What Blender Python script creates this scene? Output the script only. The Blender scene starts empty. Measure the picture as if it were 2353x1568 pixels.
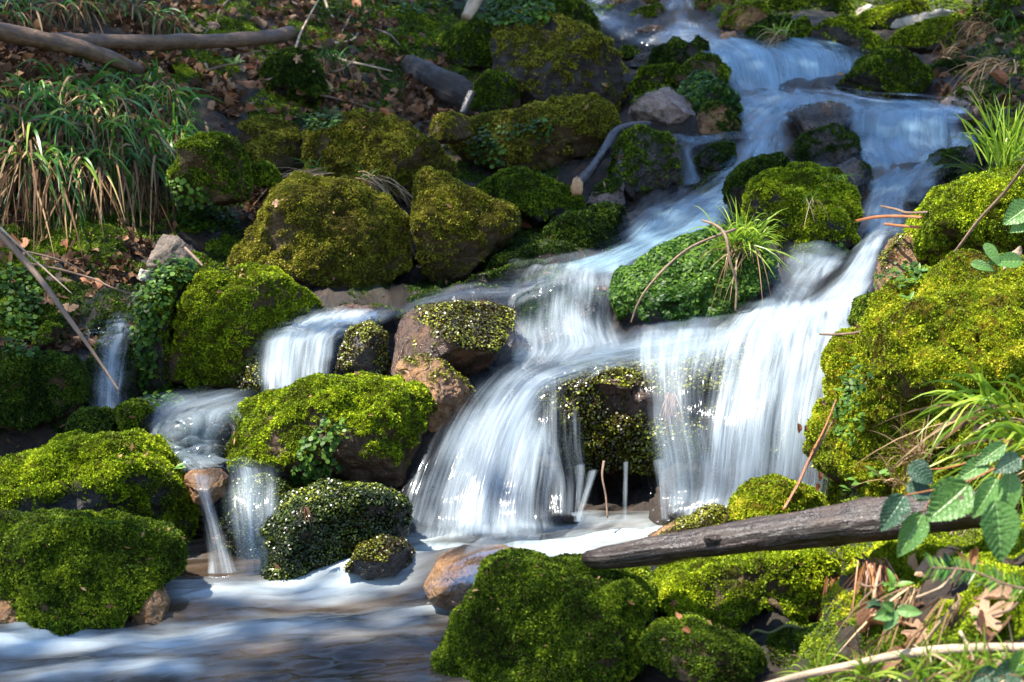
import bpy, bmesh, math, random
import numpy as np
from mathutils import Vector, Matrix
from mathutils.bvhtree import BVHTree
R = math.radians
rng = np.random.default_rng(7)
random.seed(7)
sc = bpy.context.scene
col = sc.collection

# ------------------------------------------------------------------ camera
CAMZ, PITCH, FPX, CU, CV = 1.2, R(9), 50 / 36 * 2353, 1176.5, 784.0
FWD = np.array([0, math.cos(PITCH), -math.sin(PITCH)])
UPC = np.array([0, math.sin(PITCH), math.cos(PITCH)])
RGT = np.array([1.0, 0, 0])
CAM = np.array([0, 0, CAMZ])
cd = bpy.data.cameras.new('camera')
cd.lens, cd.sensor_width = 50, 36
cd.clip_start, cd.clip_end = 0.05, 500
cd.dof.use_dof = True
cd.dof.focus_distance = 3.7
cd.dof.aperture_fstop = 6.3
co = bpy.data.objects.new('camera', cd)
col.objects.link(co)
co.location = CAM
co.rotation_euler = (R(90) - PITCH, 0, 0)
sc.camera = co

# ------------------------------------------------------------------ light
SUN = Vector((-0.42, -0.10, 0.90)).normalized()
w = bpy.data.worlds.new('World')
sc.world = w
w.use_nodes = True
nt = w.node_tree
sky = nt.nodes.new('ShaderNodeTexSky')
sky.sky_type = 'NISHITA'
sky.sun_disc = False
sky.sun_elevation = math.asin(SUN.z)
sky.sun_rotation = math.atan2(SUN.x, SUN.y)
sky.air_density, sky.dust_density, sky.ozone_density = 1.0, 0.2, 1.0
nt.links.new(sky.outputs[0], nt.nodes['Background'].inputs[0])
nt.nodes['Background'].inputs[1].default_value = 0.125
sl = bpy.data.lights.new('sun', 'SUN')
sl.energy, sl.angle, sl.color = 5.0, R(0.5), (1.0, 0.93, 0.82)
so = bpy.data.objects.new('sun', sl)
col.objects.link(so)
so.rotation_euler = SUN.to_track_quat('Z', 'Y').to_euler()
so.location = (0, 0, 30)
sc.view_settings.view_transform = 'Standard'
sc.view_settings.look = 'None'
sc.view_settings.exposure = 1.95
sc.view_settings.gamma = 1
sc.render.engine = 'CYCLES'
sc.cycles.transparent_max_bounces = 24
sc.cycles.max_bounces = 6

# ------------------------------------------------------------------ helpers
def P(u, v, D):
    u, v, D = (np.asarray(a, float) for a in (u, v, D))
    return CAM + D[..., None] * (FWD + ((u - CU) / FPX)[..., None] * RGT + ((CV - v) / FPX)[..., None] * UPC)

def px(D):                       # size of one overview pixel at depth D
    return D / FPX

def _h(ix, iy, iz, seed):
    h = (ix * 374761393 + iy * 668265263 + iz * 2147483647 + seed * 1274126177) & 0xffffffff
    h = ((h ^ (h >> 13)) * 1274126177) & 0xffffffff
    h = ((h ^ (h >> 16)) * 2246822519) & 0xffffffff
    return ((h ^ (h >> 15)) & 0xffffff) / 0xffffff * 2 - 1

def noise(p, seed=0):
    p = np.asarray(p, float)
    i = np.floor(p).astype(np.int64)
    f = p - i
    f = f * f * f * (f * (f * 6 - 15) + 10)
    r = 0
    for dx in (0, 1):
        wx = f[..., 0] if dx else 1 - f[..., 0]
        for dy in (0, 1):
            wy = f[..., 1] if dy else 1 - f[..., 1]
            for dz in (0, 1):
                wz = f[..., 2] if dz else 1 - f[..., 2]
                r = r + wx * wy * wz * _h(i[..., 0] + dx, i[..., 1] + dy, i[..., 2] + dz, seed)
    return r

def fbm(p, oct=4, seed=0):
    a, r, p = 1.0, 0, np.asarray(p, float)
    for k in range(oct):
        r = r + a * noise(p, seed + k)
        p = p * 2.03 + 17.3
        a *= .5
    return r

def sstep(a, b, x):
    t = np.clip((x - a) / (b - a), 0, 1)
    return t * t * (3 - 2 * t)

def tag(o, label=None, cat=None, group=None, kind=None):
    if label: o['label'] = label
    if cat: o['category'] = cat
    if group: o['group'] = group
    if kind: o['kind'] = kind
    return o

def mk(name, V, F, mat, parent=None, attrs=None, uv=None, smooth=True, loc=None, mi=None):
    """one mesh object; F: array (n,k) or list of such arrays; attrs: per point floats"""
    V = np.asarray(V, np.float32)
    if loc is not None: V = V - np.asarray(loc, np.float32)
    Fs = F if isinstance(F, list) else [F]
    me = bpy.data.meshes.new(name)
    me.vertices.add(len(V))
    me.vertices.foreach_set('co', V.ravel())
    lv = np.concatenate([f.ravel() for f in Fs]).astype(np.int32)
    tot = np.concatenate([np.full(len(f), f.shape[1]) for f in Fs]).astype(np.int32)
    st = (np.cumsum(tot) - tot).astype(np.int32)
    me.loops.add(len(lv))
    me.loops.foreach_set('vertex_index', lv)
    me.polygons.add(len(tot))
    me.polygons.foreach_set('loop_start', st)
    me.polygons.foreach_set('loop_total', tot)
    if uv is not None:
        l = me.uv_layers.new(name='UVMap')
        l.data.foreach_set('uv', np.asarray(uv, np.float32)[lv].ravel())
    for k, a in (attrs or {}).items():
        at = me.attributes.new(k, 'FLOAT', 'POINT')
        at.data.foreach_set('value', np.asarray(a, np.float32))
    if mi is not None:
        me.polygons.foreach_set('material_index', np.asarray(mi, np.int32))
    me.polygons.foreach_set('use_smooth', np.full(len(tot), smooth))
    me.update(calc_edges=True)
    for m in (mat if isinstance(mat, list) else [mat]): me.materials.append(m)
    o = bpy.data.objects.new(name, me)
    col.objects.link(o)
    if loc is not None: o.location = Vector(loc)
    if parent is not None:
        o.parent = parent
        o.matrix_parent_inverse = Matrix.Translation(-parent.location)
        if loc is None: pass
    return o

def empty(name, loc):
    o = bpy.data.objects.new(name, None)
    o.empty_display_size = .05
    col.objects.link(o)
    o.location = Vector(loc)
    return o

def vnormals(V, F):
    a, b, c = V[F[:, 0]], V[F[:, 1]], V[F[:, 2]]
    n = np.cross(b - a, c - a)
    N = np.zeros_like(V)
    for k in range(3):
        for ax in range(3):
            N[:, ax] += np.bincount(F[:, k], n[:, ax], len(V))
    return N / (np.linalg.norm(N, axis=1, keepdims=True) + 1e-12)

def unit(a):
    return a / (np.linalg.norm(a, axis=-1, keepdims=True) + 1e-12)

def pts2(s):
    return np.array([[float(x) for x in q.split(',')] for q in s.split()])

# ------------------------------------------------------------------ materials
def mat_new(name):
    m = bpy.data.materials.new(name)
    m.use_nodes = True
    t = m.node_tree
    t.nodes.clear()
    out = t.nodes.new('ShaderNodeOutputMaterial')
    return m, t, out

def N(t, typ, **kw):
    n = t.nodes.new('ShaderNode' + typ)
    ins = kw.pop('ins', {})
    for k, v in kw.items(): setattr(n, k, v)
    for k, v in ins.items():
        if hasattr(v, 'is_output'): t.links.new(v, n.inputs[k])
        else: n.inputs[k].default_value = v
    return n

def ramp(t, fac, stops):
    n = t.nodes.new('ShaderNodeValToRGB')
    e = n.color_ramp.elements
    while len(e) < len(stops): e.new(.5)
    for q, (p, c) in zip(e, stops):
        q.position = p
        q.color = (*c, 1) if len(c) == 3 else c
    t.links.new(fac, n.inputs[0])
    return n.outputs[0]

def attr(t, name): return N(t, 'Attribute', attribute_name=name).outputs['Fac']
def pos(t): return N(t, 'NewGeometry').outputs['Position']
def mth(t, op, a, b=0.0, c=None):
    n = t.nodes.new('ShaderNodeMath'); n.operation = op
    for i, x in enumerate((a, b) if c is None else (a, b, c)):
        if hasattr(x, 'is_output'): t.links.new(x, n.inputs[i])
        else: n.inputs[i].default_value = x
    return n.outputs[0]
def mixc(t, f, a, b):
    n = N(t, 'Mix', data_type='RGBA')
    for k, x in ((0, f), (6, a), (7, b)):
        if hasattr(x, 'is_output'): t.links.new(x, n.inputs[k])
        else: n.inputs[k].default_value = x if k == 0 else (*x, 1)
    return n.outputs[2]
def tnoise(t, vec, scale, detail=4, rough=.55, dist=0):
    return N(t, 'TexNoise', ins={'Vector': vec, 'Scale': scale, 'Detail': detail, 'Roughness': rough, 'Distortion': dist}).outputs[0]

def leafmat(name, stops, rough=.5, trans=.3, spec=.4, patch=None, hue=1.0):
    """leaf-like faces: colour from the 'var' attribute plus a large-scale patch noise"""
    m, t, out = mat_new(name)
    f = attr(t, 'var')
    if patch:
        nz = tnoise(t, pos(t), patch, 3)
        f = mth(t, 'ADD', f, mth(t, 'MULTIPLY', mth(t, 'SUBTRACT', nz, .5), 1.6))
        f = mth(t, 'ADD', f, mth(t, 'MULTIPLY', mth(t, 'SUBTRACT', tnoise(t, pos(t), patch * 3.6, 3), .54), 1.3))
    c = ramp(t, f, stops)
    pr = N(t, 'BsdfPrincipled', ins={'Base Color': c, 'Roughness': rough, 'Specular IOR Level': spec})
    tr = N(t, 'BsdfTranslucent', ins={'Color': c})
    mx = N(t, 'MixShader', ins={0: trans, 1: pr.outputs[0], 2: tr.outputs[0]})
    t.links.new(mx.outputs[0], out.inputs[0])
    return m

MOSS = {  # bright is the sunlit moss tone, green the shaded one, light put into colour
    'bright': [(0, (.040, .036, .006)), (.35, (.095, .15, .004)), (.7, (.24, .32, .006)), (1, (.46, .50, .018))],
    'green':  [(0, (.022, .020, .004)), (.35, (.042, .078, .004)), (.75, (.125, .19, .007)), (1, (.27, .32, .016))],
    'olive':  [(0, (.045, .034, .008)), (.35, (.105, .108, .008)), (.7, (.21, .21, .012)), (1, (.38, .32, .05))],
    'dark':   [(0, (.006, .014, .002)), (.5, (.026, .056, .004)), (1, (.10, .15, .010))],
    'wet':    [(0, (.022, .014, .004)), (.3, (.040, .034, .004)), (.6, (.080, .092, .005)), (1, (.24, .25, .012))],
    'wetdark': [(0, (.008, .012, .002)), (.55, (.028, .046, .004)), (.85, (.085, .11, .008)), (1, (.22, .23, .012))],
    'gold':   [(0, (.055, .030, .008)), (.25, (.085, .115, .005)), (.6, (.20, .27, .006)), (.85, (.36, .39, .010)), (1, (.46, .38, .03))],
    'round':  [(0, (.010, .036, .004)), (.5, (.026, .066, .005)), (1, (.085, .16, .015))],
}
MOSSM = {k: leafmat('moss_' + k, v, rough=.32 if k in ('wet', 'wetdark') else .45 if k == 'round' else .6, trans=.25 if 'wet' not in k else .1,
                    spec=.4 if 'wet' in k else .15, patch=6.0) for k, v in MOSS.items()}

def rockmat(name, cols, under, wet=0.0, scale=13, speck=.7):
    m, t, out = mat_new(name)
    p = pos(t)
    f = tnoise(t, p, scale, 8, .65)
    c = ramp(t, f, cols)
    g = tnoise(t, p, 130, 3, .7)
    c = mixc(t, mth(t, 'MULTIPLY', mth(t, 'SMOOTH_MIN', g, 1.0, .1), 0), c, c) if False else c
    sp = ramp(t, g, [(.30, (.35, .33, .32)), (.52, (1, 1, 1)), (.72, (1.5, 1.45, 1.35))])
    mu = N(t, 'Mix', data_type='RGBA', blend_type='MULTIPLY', ins={0: speck, 6: c, 7: sp}).outputs[2]
    fm = tnoise(t, p, 60, 4, .6)
    mossc = ramp(t, fm, [(.3, tuple(x * .3 for x in under)), (.75, tuple(x * .8 for x in under))])
    mo = attr(t, 'moss')
    c = mixc(t, mo, mu, mossc)
    rg = ramp(t, tnoise(t, p, 22, 5, .6), [(.3, (max(.06, .75 - wet),) * 3), (.7, (max(.16, .95 - wet * .75),) * 3)])
    rg = mixc(t, mo, rg, (.85, .85, .85))
    cr = N(t, 'TexVoronoi', feature='DISTANCE_TO_EDGE', ins={'Vector': N(t, 'VectorMath', operation='ADD', ins={0: p, 1: N(t, 'VectorMath', operation='SCALE', ins={0: N(t, 'TexNoise', ins={'Vector': p, 'Scale': 9}).outputs[1], 'Scale': .16}).outputs[0]}).outputs[0], 'Scale': 6.5}).outputs[0]
    cr = N(t, 'MapRange', ins={0: cr, 1: 0, 2: .035, 3: -.18, 4: 0}).outputs[0]
    bh = mth(t, 'ADD', cr, mth(t, 'ADD', mth(t, 'MULTIPLY', tnoise(t, p, 28, 8, .68), 1.0), mth(t, 'MULTIPLY', g, .22)))
    bp = N(t, 'Bump', ins={'Strength': .8, 'Distance': .03, 'Height': bh})
    pr = N(t, 'BsdfPrincipled', ins={'Base Color': c, 'Roughness': rg, 'Specular IOR Level': mth(t, 'MULTIPLY', mth(t, 'SUBTRACT', 1.0, mo), .3 if wet < .4 else .6), 'Normal': bp.outputs[0]})
    t.links.new(pr.outputs[0], out.inputs[0])
    return m

UNDER = {'bright': (.06, .075, .006), 'green': (.026, .048, .006), 'olive': (.065, .058, .012), 'dark': (.014, .026, .006),
         'wet': (.030, .022, .008), 'wetdark': (.010, .014, .004), 'gold': (.12, .10, .010), 'round': (.014, .034, .008)}
ROCKC = {
    'brown': ([(.25, (.018, .010, .005)), (.5, (.065, .038, .020)), (.75, (.15, .095, .055))], .1),
    'dark':  ([(.25, (.010, .009, .009)), (.5, (.032, .028, .026)), (.78, (.085, .07, .06))], .25),
    'wet':   ([(.25, (.006, .005, .005)), (.5, (.026, .019, .015)), (.78, (.095, .058, .034))], .62),
    'wetbrown': ([(.25, (.010, .005, .003)), (.5, (.048, .022, .011)), (.78, (.16, .072, .032))], .6),
    'rust':  ([(.25, (.05, .022, .008)), (.5, (.17, .080, .025)), (.75, (.32, .17, .065))], .5),
    'grey':  ([(.25, (.04, .032, .026)), (.5, (.12, .095, .075)), (.75, (.24, .19, .15))], .1),
    'pink':  ([(.25, (.07, .05, .045)), (.5, (.21, .15, .125)), (.78, (.38, .29, .25))], .35),
    'pale':  ([(.25, (.16, .14, .11)), (.5, (.32, .29, .24)), (.75, (.45, .42, .36))], .05),
    'mossbrown': ([(.25, (.024, .014, .007)), (.5, (.075, .048, .022)), (.75, (.13, .095, .05))], .0),
}
_rm = {}
def rockm(k, under):
    if (k, under) not in _rm:
        c, wet = ROCKC[k]
        _rm[(k, under)] = rockmat(f'rock_{k}_{under}', c, UNDER[under], wet)
    return _rm[(k, under)]

# ------------------------------------------------------------------ moss sprigs and small leaves
def sample(V, F, mask, density, back=.12):
    a, b, c = V[F[:, 0]], V[F[:, 1]], V[F[:, 2]]
    n = np.cross(b - a, c - a)
    ar = np.linalg.norm(n, axis=1) * .5
    n = unit(n)
    ctr = (a + b + c) / 3
    face = (n * unit(CAM - ctr)).sum(1)
    wgt = ar * mask[F].mean(1) * np.where(face > -.25, 1, back)
    tot = wgt.sum()
    k = int(tot * density)
    if k < 1: return None
    cs = np.cumsum(wgt)
    i = np.searchsorted(cs, rng.random(k) * cs[-1])
    i = np.minimum(i, len(F) - 1)
    r1, r2 = np.sqrt(rng.random(k)), rng.random(k)
    wa, wb, wc = 1 - r1, r1 * (1 - r2), r1 * r2
    p = a[i] * wa[:, None] + b[i] * wb[:, None] + c[i] * wc[:, None]
    return p, n[i]

def rtan(n):
    r = unit(rng.normal(size=n.shape))
    return unit(r - n * (r * n).sum(1, keepdims=True))

def sprigs(p, n, L, k=3, wid=.38, spread=(30, 88), up=.22, droop=0.0):
    """k little pointed leaves round each point; returns V, F, var"""
    m = len(p)
    base = rng.random(m) * .75
    Vs, vs = [], []
    sz = L * (.55 + .9 * rng.random(m) ** 1.5)
    for j in range(k):
        t = rtan(n)
        al = np.radians(rng.uniform(*spread, m))[:, None]
        d = unit(n * np.cos(al) + t * np.sin(al) + np.array([0, 0, up - droop]))
        l = (sz * rng.uniform(.6, 1.2, m))[:, None]
        s = unit(np.cross(d, rng.normal(size=d.shape))) * l * wid * .5
        mid = p + d * l * .5
        tip = p + d * l + np.array([0, 0, -.18]) * l * rng.random((m, 1))
        Vs.append(np.stack([p, mid + s, tip, mid - s], 1))
        q = base + .25 * rng.random(m)
        vs.append(np.stack([q * .75, q, np.minimum(q + .12, 1), q], 1))
    V = np.concatenate(Vs).reshape(-1, 3)
    F = np.arange(len(V)).reshape(-1, 4)
    return V, F, np.concatenate(vs).ravel()

def discs(p, n, r, tilt=.45, h=.6):
    """small round leaves lying over a surface"""
    m = len(p)
    nn = unit(n + rtan(n) * rng.uniform(0, tilt, m)[:, None] + np.array([0, 0, .25]))
    t = rtan(nn)
    b = np.cross(nn, t)
    rr = (r * rng.uniform(.5, 1.25, m))[:, None]
    c = p + n * rr * h * rng.uniform(.4, 1.8, m)[:, None]
    ang = np.linspace(0, 2 * np.pi, 7)[:6]
    V = np.stack([c + rr * (math.cos(a) * t + math.sin(a) * b * .9) for a in ang], 1).reshape(-1, 3)
    F = np.arange(len(V)).reshape(-1, 6)
    var = np.repeat(rng.random(m), 6)
    return V, F, var

_ico = {}
def ico(lv):
    if lv not in _ico:
        bm = bmesh.new()
        bmesh.ops.create_icosphere(bm, subdivisions=lv, radius=1)
        bm.verts.ensure_lookup_table()
        V = np.array([v.co[:] for v in bm.verts])
        F = np.array([[v.index for v in f.verts] for f in bm.faces])
        bm.free()
        _ico[lv] = (V, F)
    return _ico[lv]

SURF = []            # (V, F) of every solid thing, for resting small things on it
BED = []             # rocks the water slides over
rseed = [0]

def rock(label, D, T, kind, moss, pts, name='mossy_boulder', cat='boulder', sq=2.6, tilt=.3, amp=.12, facets=3, bed=0, lump=1.0, L=1.0, dens=1.0, cover=None, group=None, lv=None, box=1.0):
    """a boulder: the outline gives its breadth and height, T its half thickness; moss = (type, bias)"""
    rseed[0] += 1
    sd = rseed[0]
    q = pts2(pts) if isinstance(pts, str) else pts
    x, y = q[:, 0], q[:, 1]
    x2, y2 = np.roll(x, -1), np.roll(y, -1)
    cr = x * y2 - x2 * y
    A = cr.sum() / 2
    uc, vc = ((x + x2) * cr).sum() / (6 * A), ((y + y2) * cr).sum() / (6 * A)
    s = px(D)
    a, b = (x - uc) * s, -(y - vc) * s
    th = np.linspace(-np.pi, np.pi, 241)[:-1]
    dx, dy = np.cos(th), np.sin(th)
    r = np.zeros(240)
    for i in range(len(a)):
        j = (i + 1) % len(a)
        ex, ey = a[j] - a[i], b[j] - b[i]
        den = dx * ey - dy * ex
        den = np.where(np.abs(den) < 1e-9, 1e-9, den)
        tt = (a[i] * ey - b[i] * ex) / den
        ss = (a[i] * dy - b[i] * dx) / den
        ok = (ss >= -1e-6) & (ss <= 1 + 1e-6) & (tt > 0)
        r = np.where(ok, np.maximum(r, tt), r)
    for _ in range(2): r = (np.roll(r, 1) + 2 * r + np.roll(r, -1)) / 4
    size = r.mean()
    inset = .010 * lump * min(1, size / .25) * 1.5 * (1 if moss[1] > -.4 else .2) + s * 1 + size * amp * .10
    r = np.maximum(r - inset, r * .6)
    lv = lv or (6 if size / s > 75 else 5 if size / s > 28 else 4)
    V0, F = ico(lv)
    X, Y, Z = V0[:, 0], V0[:, 1], V0[:, 2]
    ss_ = np.sqrt(X * X + Z * Z)
    ang = np.arctan2(Z, X)
    k = (ss_ ** sq + np.abs(Y) ** sq + 1e-12) ** (-1 / sq)
    Rr = np.interp(ang, np.append(th, np.pi), np.append(r, r[0]))
    S = ss_ * k * Rr
    lx, lz = S * np.cos(ang), S * np.sin(ang)
    ly = Y * k * T * (0.75 + .25 * Rr / size) + tilt * .7 * lz
    C = P(uc, vc, D)
    V = C + lx[:, None] * RGT + ly[:, None] * FWD + lz[:, None] * UPC
    nr = vnormals(V, F)
    rr = np.random.default_rng(sd)
    if box:
        for nn, lo in ((np.array([rr.normal() * .25, -1, -.08]), .62), (np.array([rr.normal() * .22, -.62, .8]), .80), (np.array([-.75, -.7, .25]), .84), (np.array([.75, -.7, .2]), .82)):
            nn = unit(nn)
            dd = ((V - C) @ nn)
            lim = dd.max() * (lo + rr.uniform(-.07, .07))
            V = V - np.maximum(dd - lim, 0)[:, None] * nn * .88 * box
    if facets:
        for _ in range(facets):
            nn = unit(rr.normal(size=3) * np.array([.75, .3, .6]) + np.array([0, -.9, .12]))
            dd = ((V - C) @ nn)
            lim = np.quantile(dd, .93) * rr.uniform(.72, .92)
            V = V - np.maximum(dd - lim, 0)[:, None] * nn * .92
        nr = vnormals(V, F)
    fr = 1.6 / size
    V = V + nr * (size * amp * (.75 * fbm(V * fr, 4, sd * 7) + .35 * fbm(V * fr * 4.2, 3, sd * 7 + 50)))[:, None]
    nr = vnormals(V, F)
    mt, bias = moss
    nz = nr[:, 2]
    mask = sstep(-.25, .3, nz * 1.0 + .5 * fbm(V * 7.0, 4, sd * 3 + 1) + .35 * fbm(V * 19.0, 3, sd * 3 + 2) + bias - .16)  # low bias also puts the shaded boulder fronts in as bare dark rock
    if cover is not None: mask = mask * cover(V, nr)
    lm = .010 * lump * min(1, size / .25)
    V = V + nr * (mask * lm * (1.1 + noise(V * 13, sd) + .7 * noise(V * 29, sd + 5)))[:, None]
    nr = vnormals(V, F)
    base = np.array([V[:, 0].mean(), V[:, 1].mean(), V[:, 2].min()])
    o = mk(name, V, F, rockm(kind, mt), attrs={'moss': mask}, loc=base)
    tag(o, label, cat, group)
    SURF.append((V, F))
    if bed: BED.append((V, F))
    if mask.mean() > .02:
        one = D / FPX * 2353 / 1024              # a pixel of the picture at this depth
        g = sample(V, F, mask * (mask > .25), dens / (1.3 * one) ** 2)
        if g:
            if mt == 'round': mv, mf, va = discs(*g, 1.85 * one * L)
            elif 'wet' in mt: mv, mf, va = discs(*g, .85 * one * L, tilt=1.5, h=1.0)
            else:
                cl = .5 * noise(g[0] / (9 * one), sd) + .5 * noise(g[0] / (4.5 * one), sd + 3)
                kp = cl > -.52 + .25 * rng.random(len(cl))
                g = (g[0][kp], g[1][kp])
                mv, mf, va = sprigs(*g, (1.85 * one * L * (1 + .7 * cl[kp])), wid=.5, spread=(25, 85), k=4)
            va = np.clip(va, 0, 1)
            mo = mk('moss' if mt != 'round' else 'leaf_cover', mv, mf, MOSSM[mt], parent=o, attrs={'var': va}, loc=base, smooth=False)
            mo.matrix_parent_inverse = Matrix.Identity(4)
            mo.location = (0, 0, 0)
    return o
ROCKQ = []
def rk(*a, **k): ROCKQ.append((a, k))
# ------------------------------------------------------------------ boulders and stones
# foreground
rk('big dark green moss covered boulder at the front edge, under the log tip', 2.72, .30, 'mossbrown', ('green', .75),
     '985,1640 1010,1540 1040,1420 1085,1345 1120,1298 1200,1278 1330,1286 1410,1300 1475,1312 1505,1350 1495,1430 1460,1510 1410,1590 1380,1680 1180,1720', L=1.35, tilt=.15, dens=1.15, lump=1.4)
rk('mossy bank boulder with a dark hollow below it, under the log', 2.78, .26, 'mossbrown', ('bright', .15),
     '1500,1360 1540,1312 1610,1282 1740,1258 1870,1245 1920,1300 1910,1400 1850,1440 1810,1385 1750,1365 1680,1370 1630,1400 1590,1450 1530,1440', L=1.3, tilt=.2, lump=1.3)
rk('low mossy mound at the bottom edge right of the front boulder', 2.50, .16, 'mossbrown', ('green', .5),
     '1470,1490 1510,1452 1600,1430 1680,1468 1755,1495 1745,1535 1660,1562 1560,1556 1490,1530', L=1.35, tilt=.4)
rk('small bare stones in the hollow under the mossy bank', 2.62, .06, 'pink', ('dark', -1.2), '1765,1495 1790,1472 1830,1472 1850,1495 1830,1520 1785,1520', name='stone', cat='stone', facets=5)
rk('moss capped stone between the waterfall and the log', 3.02, .13, 'wet', ('gold', .7), '1672,1195 1690,1150 1730,1112 1785,1095 1845,1107 1892,1150 1890,1210 1780,1230', L=1.2, tilt=.15)
rk('flat wet brown slab lying in the water behind the log', 2.98, .10, 'rust', ('wet', -.55), '1470,1250 1560,1203 1650,1166 1702,1182 1690,1215 1600,1250 1500,1270', name='wet_slab', cat='stone', tilt=.8)
rk('brown boulder washed over by the pool behind the front boulder', 3.02, .16, 'rust', ('dark', -2), '970,1345 1000,1288 1060,1262 1150,1256 1230,1275 1260,1330 1230,1390 1100,1410 1000,1390', name='submerged_boulder', bed=1, tilt=.2, amp=.05)
rk('moss covered boulder at the left edge nearest the pool, lower of two', 3.03, .24, 'brown', ('green', .40),
     '-150,1250 -60,1205 60,1186 140,1180 230,1188 330,1206 400,1234 413,1262 396,1312 360,1372 330,1428 200,1450 60,1440 -20,1420 -140,1400', L=1.35, tilt=.25, lump=1.4, dens=1.1)
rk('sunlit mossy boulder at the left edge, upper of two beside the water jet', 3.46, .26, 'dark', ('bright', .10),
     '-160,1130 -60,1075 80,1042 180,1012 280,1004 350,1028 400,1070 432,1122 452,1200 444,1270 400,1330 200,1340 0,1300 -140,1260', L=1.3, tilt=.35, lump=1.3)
rk('orange stone under the right end of the lower left boulder', 2.97, .07, 'rust', ('dark', -1.4), '300,1445 325,1378 365,1348 387,1388 384,1440 350,1462', name='stone', cat='stone', facets=4)
rk('orange brown stone half under the lower left boulder at the frame edge', 2.93, .07, 'rust', ('dark', -1.4), '-30,1395 10,1368 55,1370 78,1395 74,1440 30,1460 -25,1450', name='stone', cat='stone', facets=4)
rk('sunlit moss topped boulder in the centre left, trailing plants on its front', 3.62, .27, 'brown', ('bright', .02),
     '492,1060 500,1000 516,958 560,920 650,895 760,866 830,855 920,872 1000,900 1012,930 988,990 955,1045 925,1110 860,1135 760,1130 640,1120 550,1100', tilt=.45, L=1.15, lump=1.2)
rk('dark wet mossy rock below the moss topped boulder, beside the white spray', 3.32, .20, 'wet', ('wetdark', .35),
     '612,1330 605,1240 640,1155 740,1112 870,1122 932,1165 940,1230 905,1275 830,1312 720,1340', L=1.2, tilt=.3, dens=1.0)
rk('small glistening rock at the foot of the dark wet rock', 3.18, .10, 'wet', ('wet', -.1), '790,1310 820,1258 880,1234 935,1250 965,1290 920,1318 850,1330', name='stone', cat='stone', L=1.2, dens=.6)
rk('small golden brown stone at the lip of the water jet', 3.46, .08, 'rust', ('dark', -1.5), '418,1105 440,1080 500,1074 524,1098 518,1140 480,1160 440,1150', name='stone', cat='stone', facets=5)
rk('dark rock under the thin flow behind the moss topped boulder', 3.66, .12, 'wet', ('dark', .1), '370,1060 385,1005 440,965 510,950 560,980 550,1040 500,1085 420,1090', bed=1, name='wet_rock', cat='rock', tilt=.5)
# middle
rk('sunlit mossy boulder striped by tree shadows, left of the small white fall', 4.22, .30, 'brown', ('bright', .40),
     '392,850 408,745 440,668 478,612 540,604 622,625 700,660 757,695 735,745 650,765 602,800 594,870 575,925 480,918 405,885', tilt=.45, lump=1.1)
rk('mossy ledge edge glistening beside the small white fall', 4.10, .10, 'wet', ('wet', .2), '545,915 555,830 590,775 625,765 622,830 610,915 575,935', name='wet_rock', cat='rock', L=1.2)
rk('rock lip under the small white fall', 4.22, .16, 'wet', ('dark', .1), '585,930 590,800 640,765 740,735 890,725 880,780 780,830 770,920 680,950', bed=1, name='wet_rock', cat='rock', tilt=.3)
rk('small dark mossy rock right of the small white fall', 3.98, .12, 'wet', ('wet', .3), '772,880 778,800 800,755 850,738 886,768 894,840 880,890 820,900', name='wet_rock', cat='rock', L=1.15, tilt=.15)
rk('big wet brown rock with shiny moss on its front, centre of the stream', 3.98, .24, 'wetbrown', ('wet', -.15),
     '896,870 898,775 915,722 965,700 1050,692 1140,699 1192,714 1184,760 1155,800 1135,845 1080,880 980,885', tilt=1.0, amp=.04, facets=4, L=1.3, dens=.75, sq=3.2, box=.35,
     cover=lambda V, n: sstep(-.12, .02, V[:, 0] + .20) )
rk('orange wet rock between the moss topped boulder and the big fall', 3.72, .16, 'rust', ('wet', -.5),
     '905,880 918,832 960,814 1020,840 1072,880 1108,935 1102,975 1060,1010 1000,1000 950,950', facets=7, name='wet_rock', cat='rock', tilt=.5)
rk('mossy dripping ledge behind the main waterfall', 4.10, .40, 'wetbrown', ('wet', 1.05),
     '1225,1000 1232,905 1290,862 1400,836 1550,802 1700,768 1850,750 1975,760 1975,900 1945,1030 1880,1075 1750,1085 1620,1090 1520,1078 1400,1092 1290,1085', bed=1, name='mossy_ledge', cat='rock ledge', L=1.45, tilt=1.0, sq=2.6, amp=.15, dens=.7, lv=6, box=.5,
     cover=lambda V, n: sstep(-.12, .22, fbm(V * 6.5, 4, 91) + .30 + .9 * sstep(.1, .5, n[:, 2])))
rk('dome shaped rock under the arching veil of water, upstream of the wet brown rock', 4.52, .22, 'wet', ('dark', -.3), '1180,760 1185,690 1240,655 1330,652 1405,688 1430,760 1380,830 1240,840', bed=1, name='submerged_boulder', tilt=.1, amp=.05)
rk('round boulder covered with small round leaves, a grass tuft hanging over it', 4.32, .26, 'dark', ('round', .7),
     '1396,690 1418,632 1480,590 1560,546 1650,518 1725,530 1785,585 1792,640 1740,695 1650,748 1545,768 1445,752', tilt=.3, L=.85, dens=1.5, lump=.9)
rk('round mossy boulder in midstream lit from above, fine grass on its face', 4.78, .26, 'dark', ('bright', .40),
     '1712,470 1728,425 1760,392 1830,370 1880,371 1925,392 1955,440 1968,510 1958,580 1905,605 1800,608 1755,555 1722,510', tilt=.3, L=1.2)
rk('dark mossy rock tucked behind the round midstream boulder', 5.05, .18, 'dark', ('dark', .5), '1664,440 1682,390 1738,360 1795,354 1818,382 1780,430 1740,500 1700,510 1676,485', L=1.1)
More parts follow.
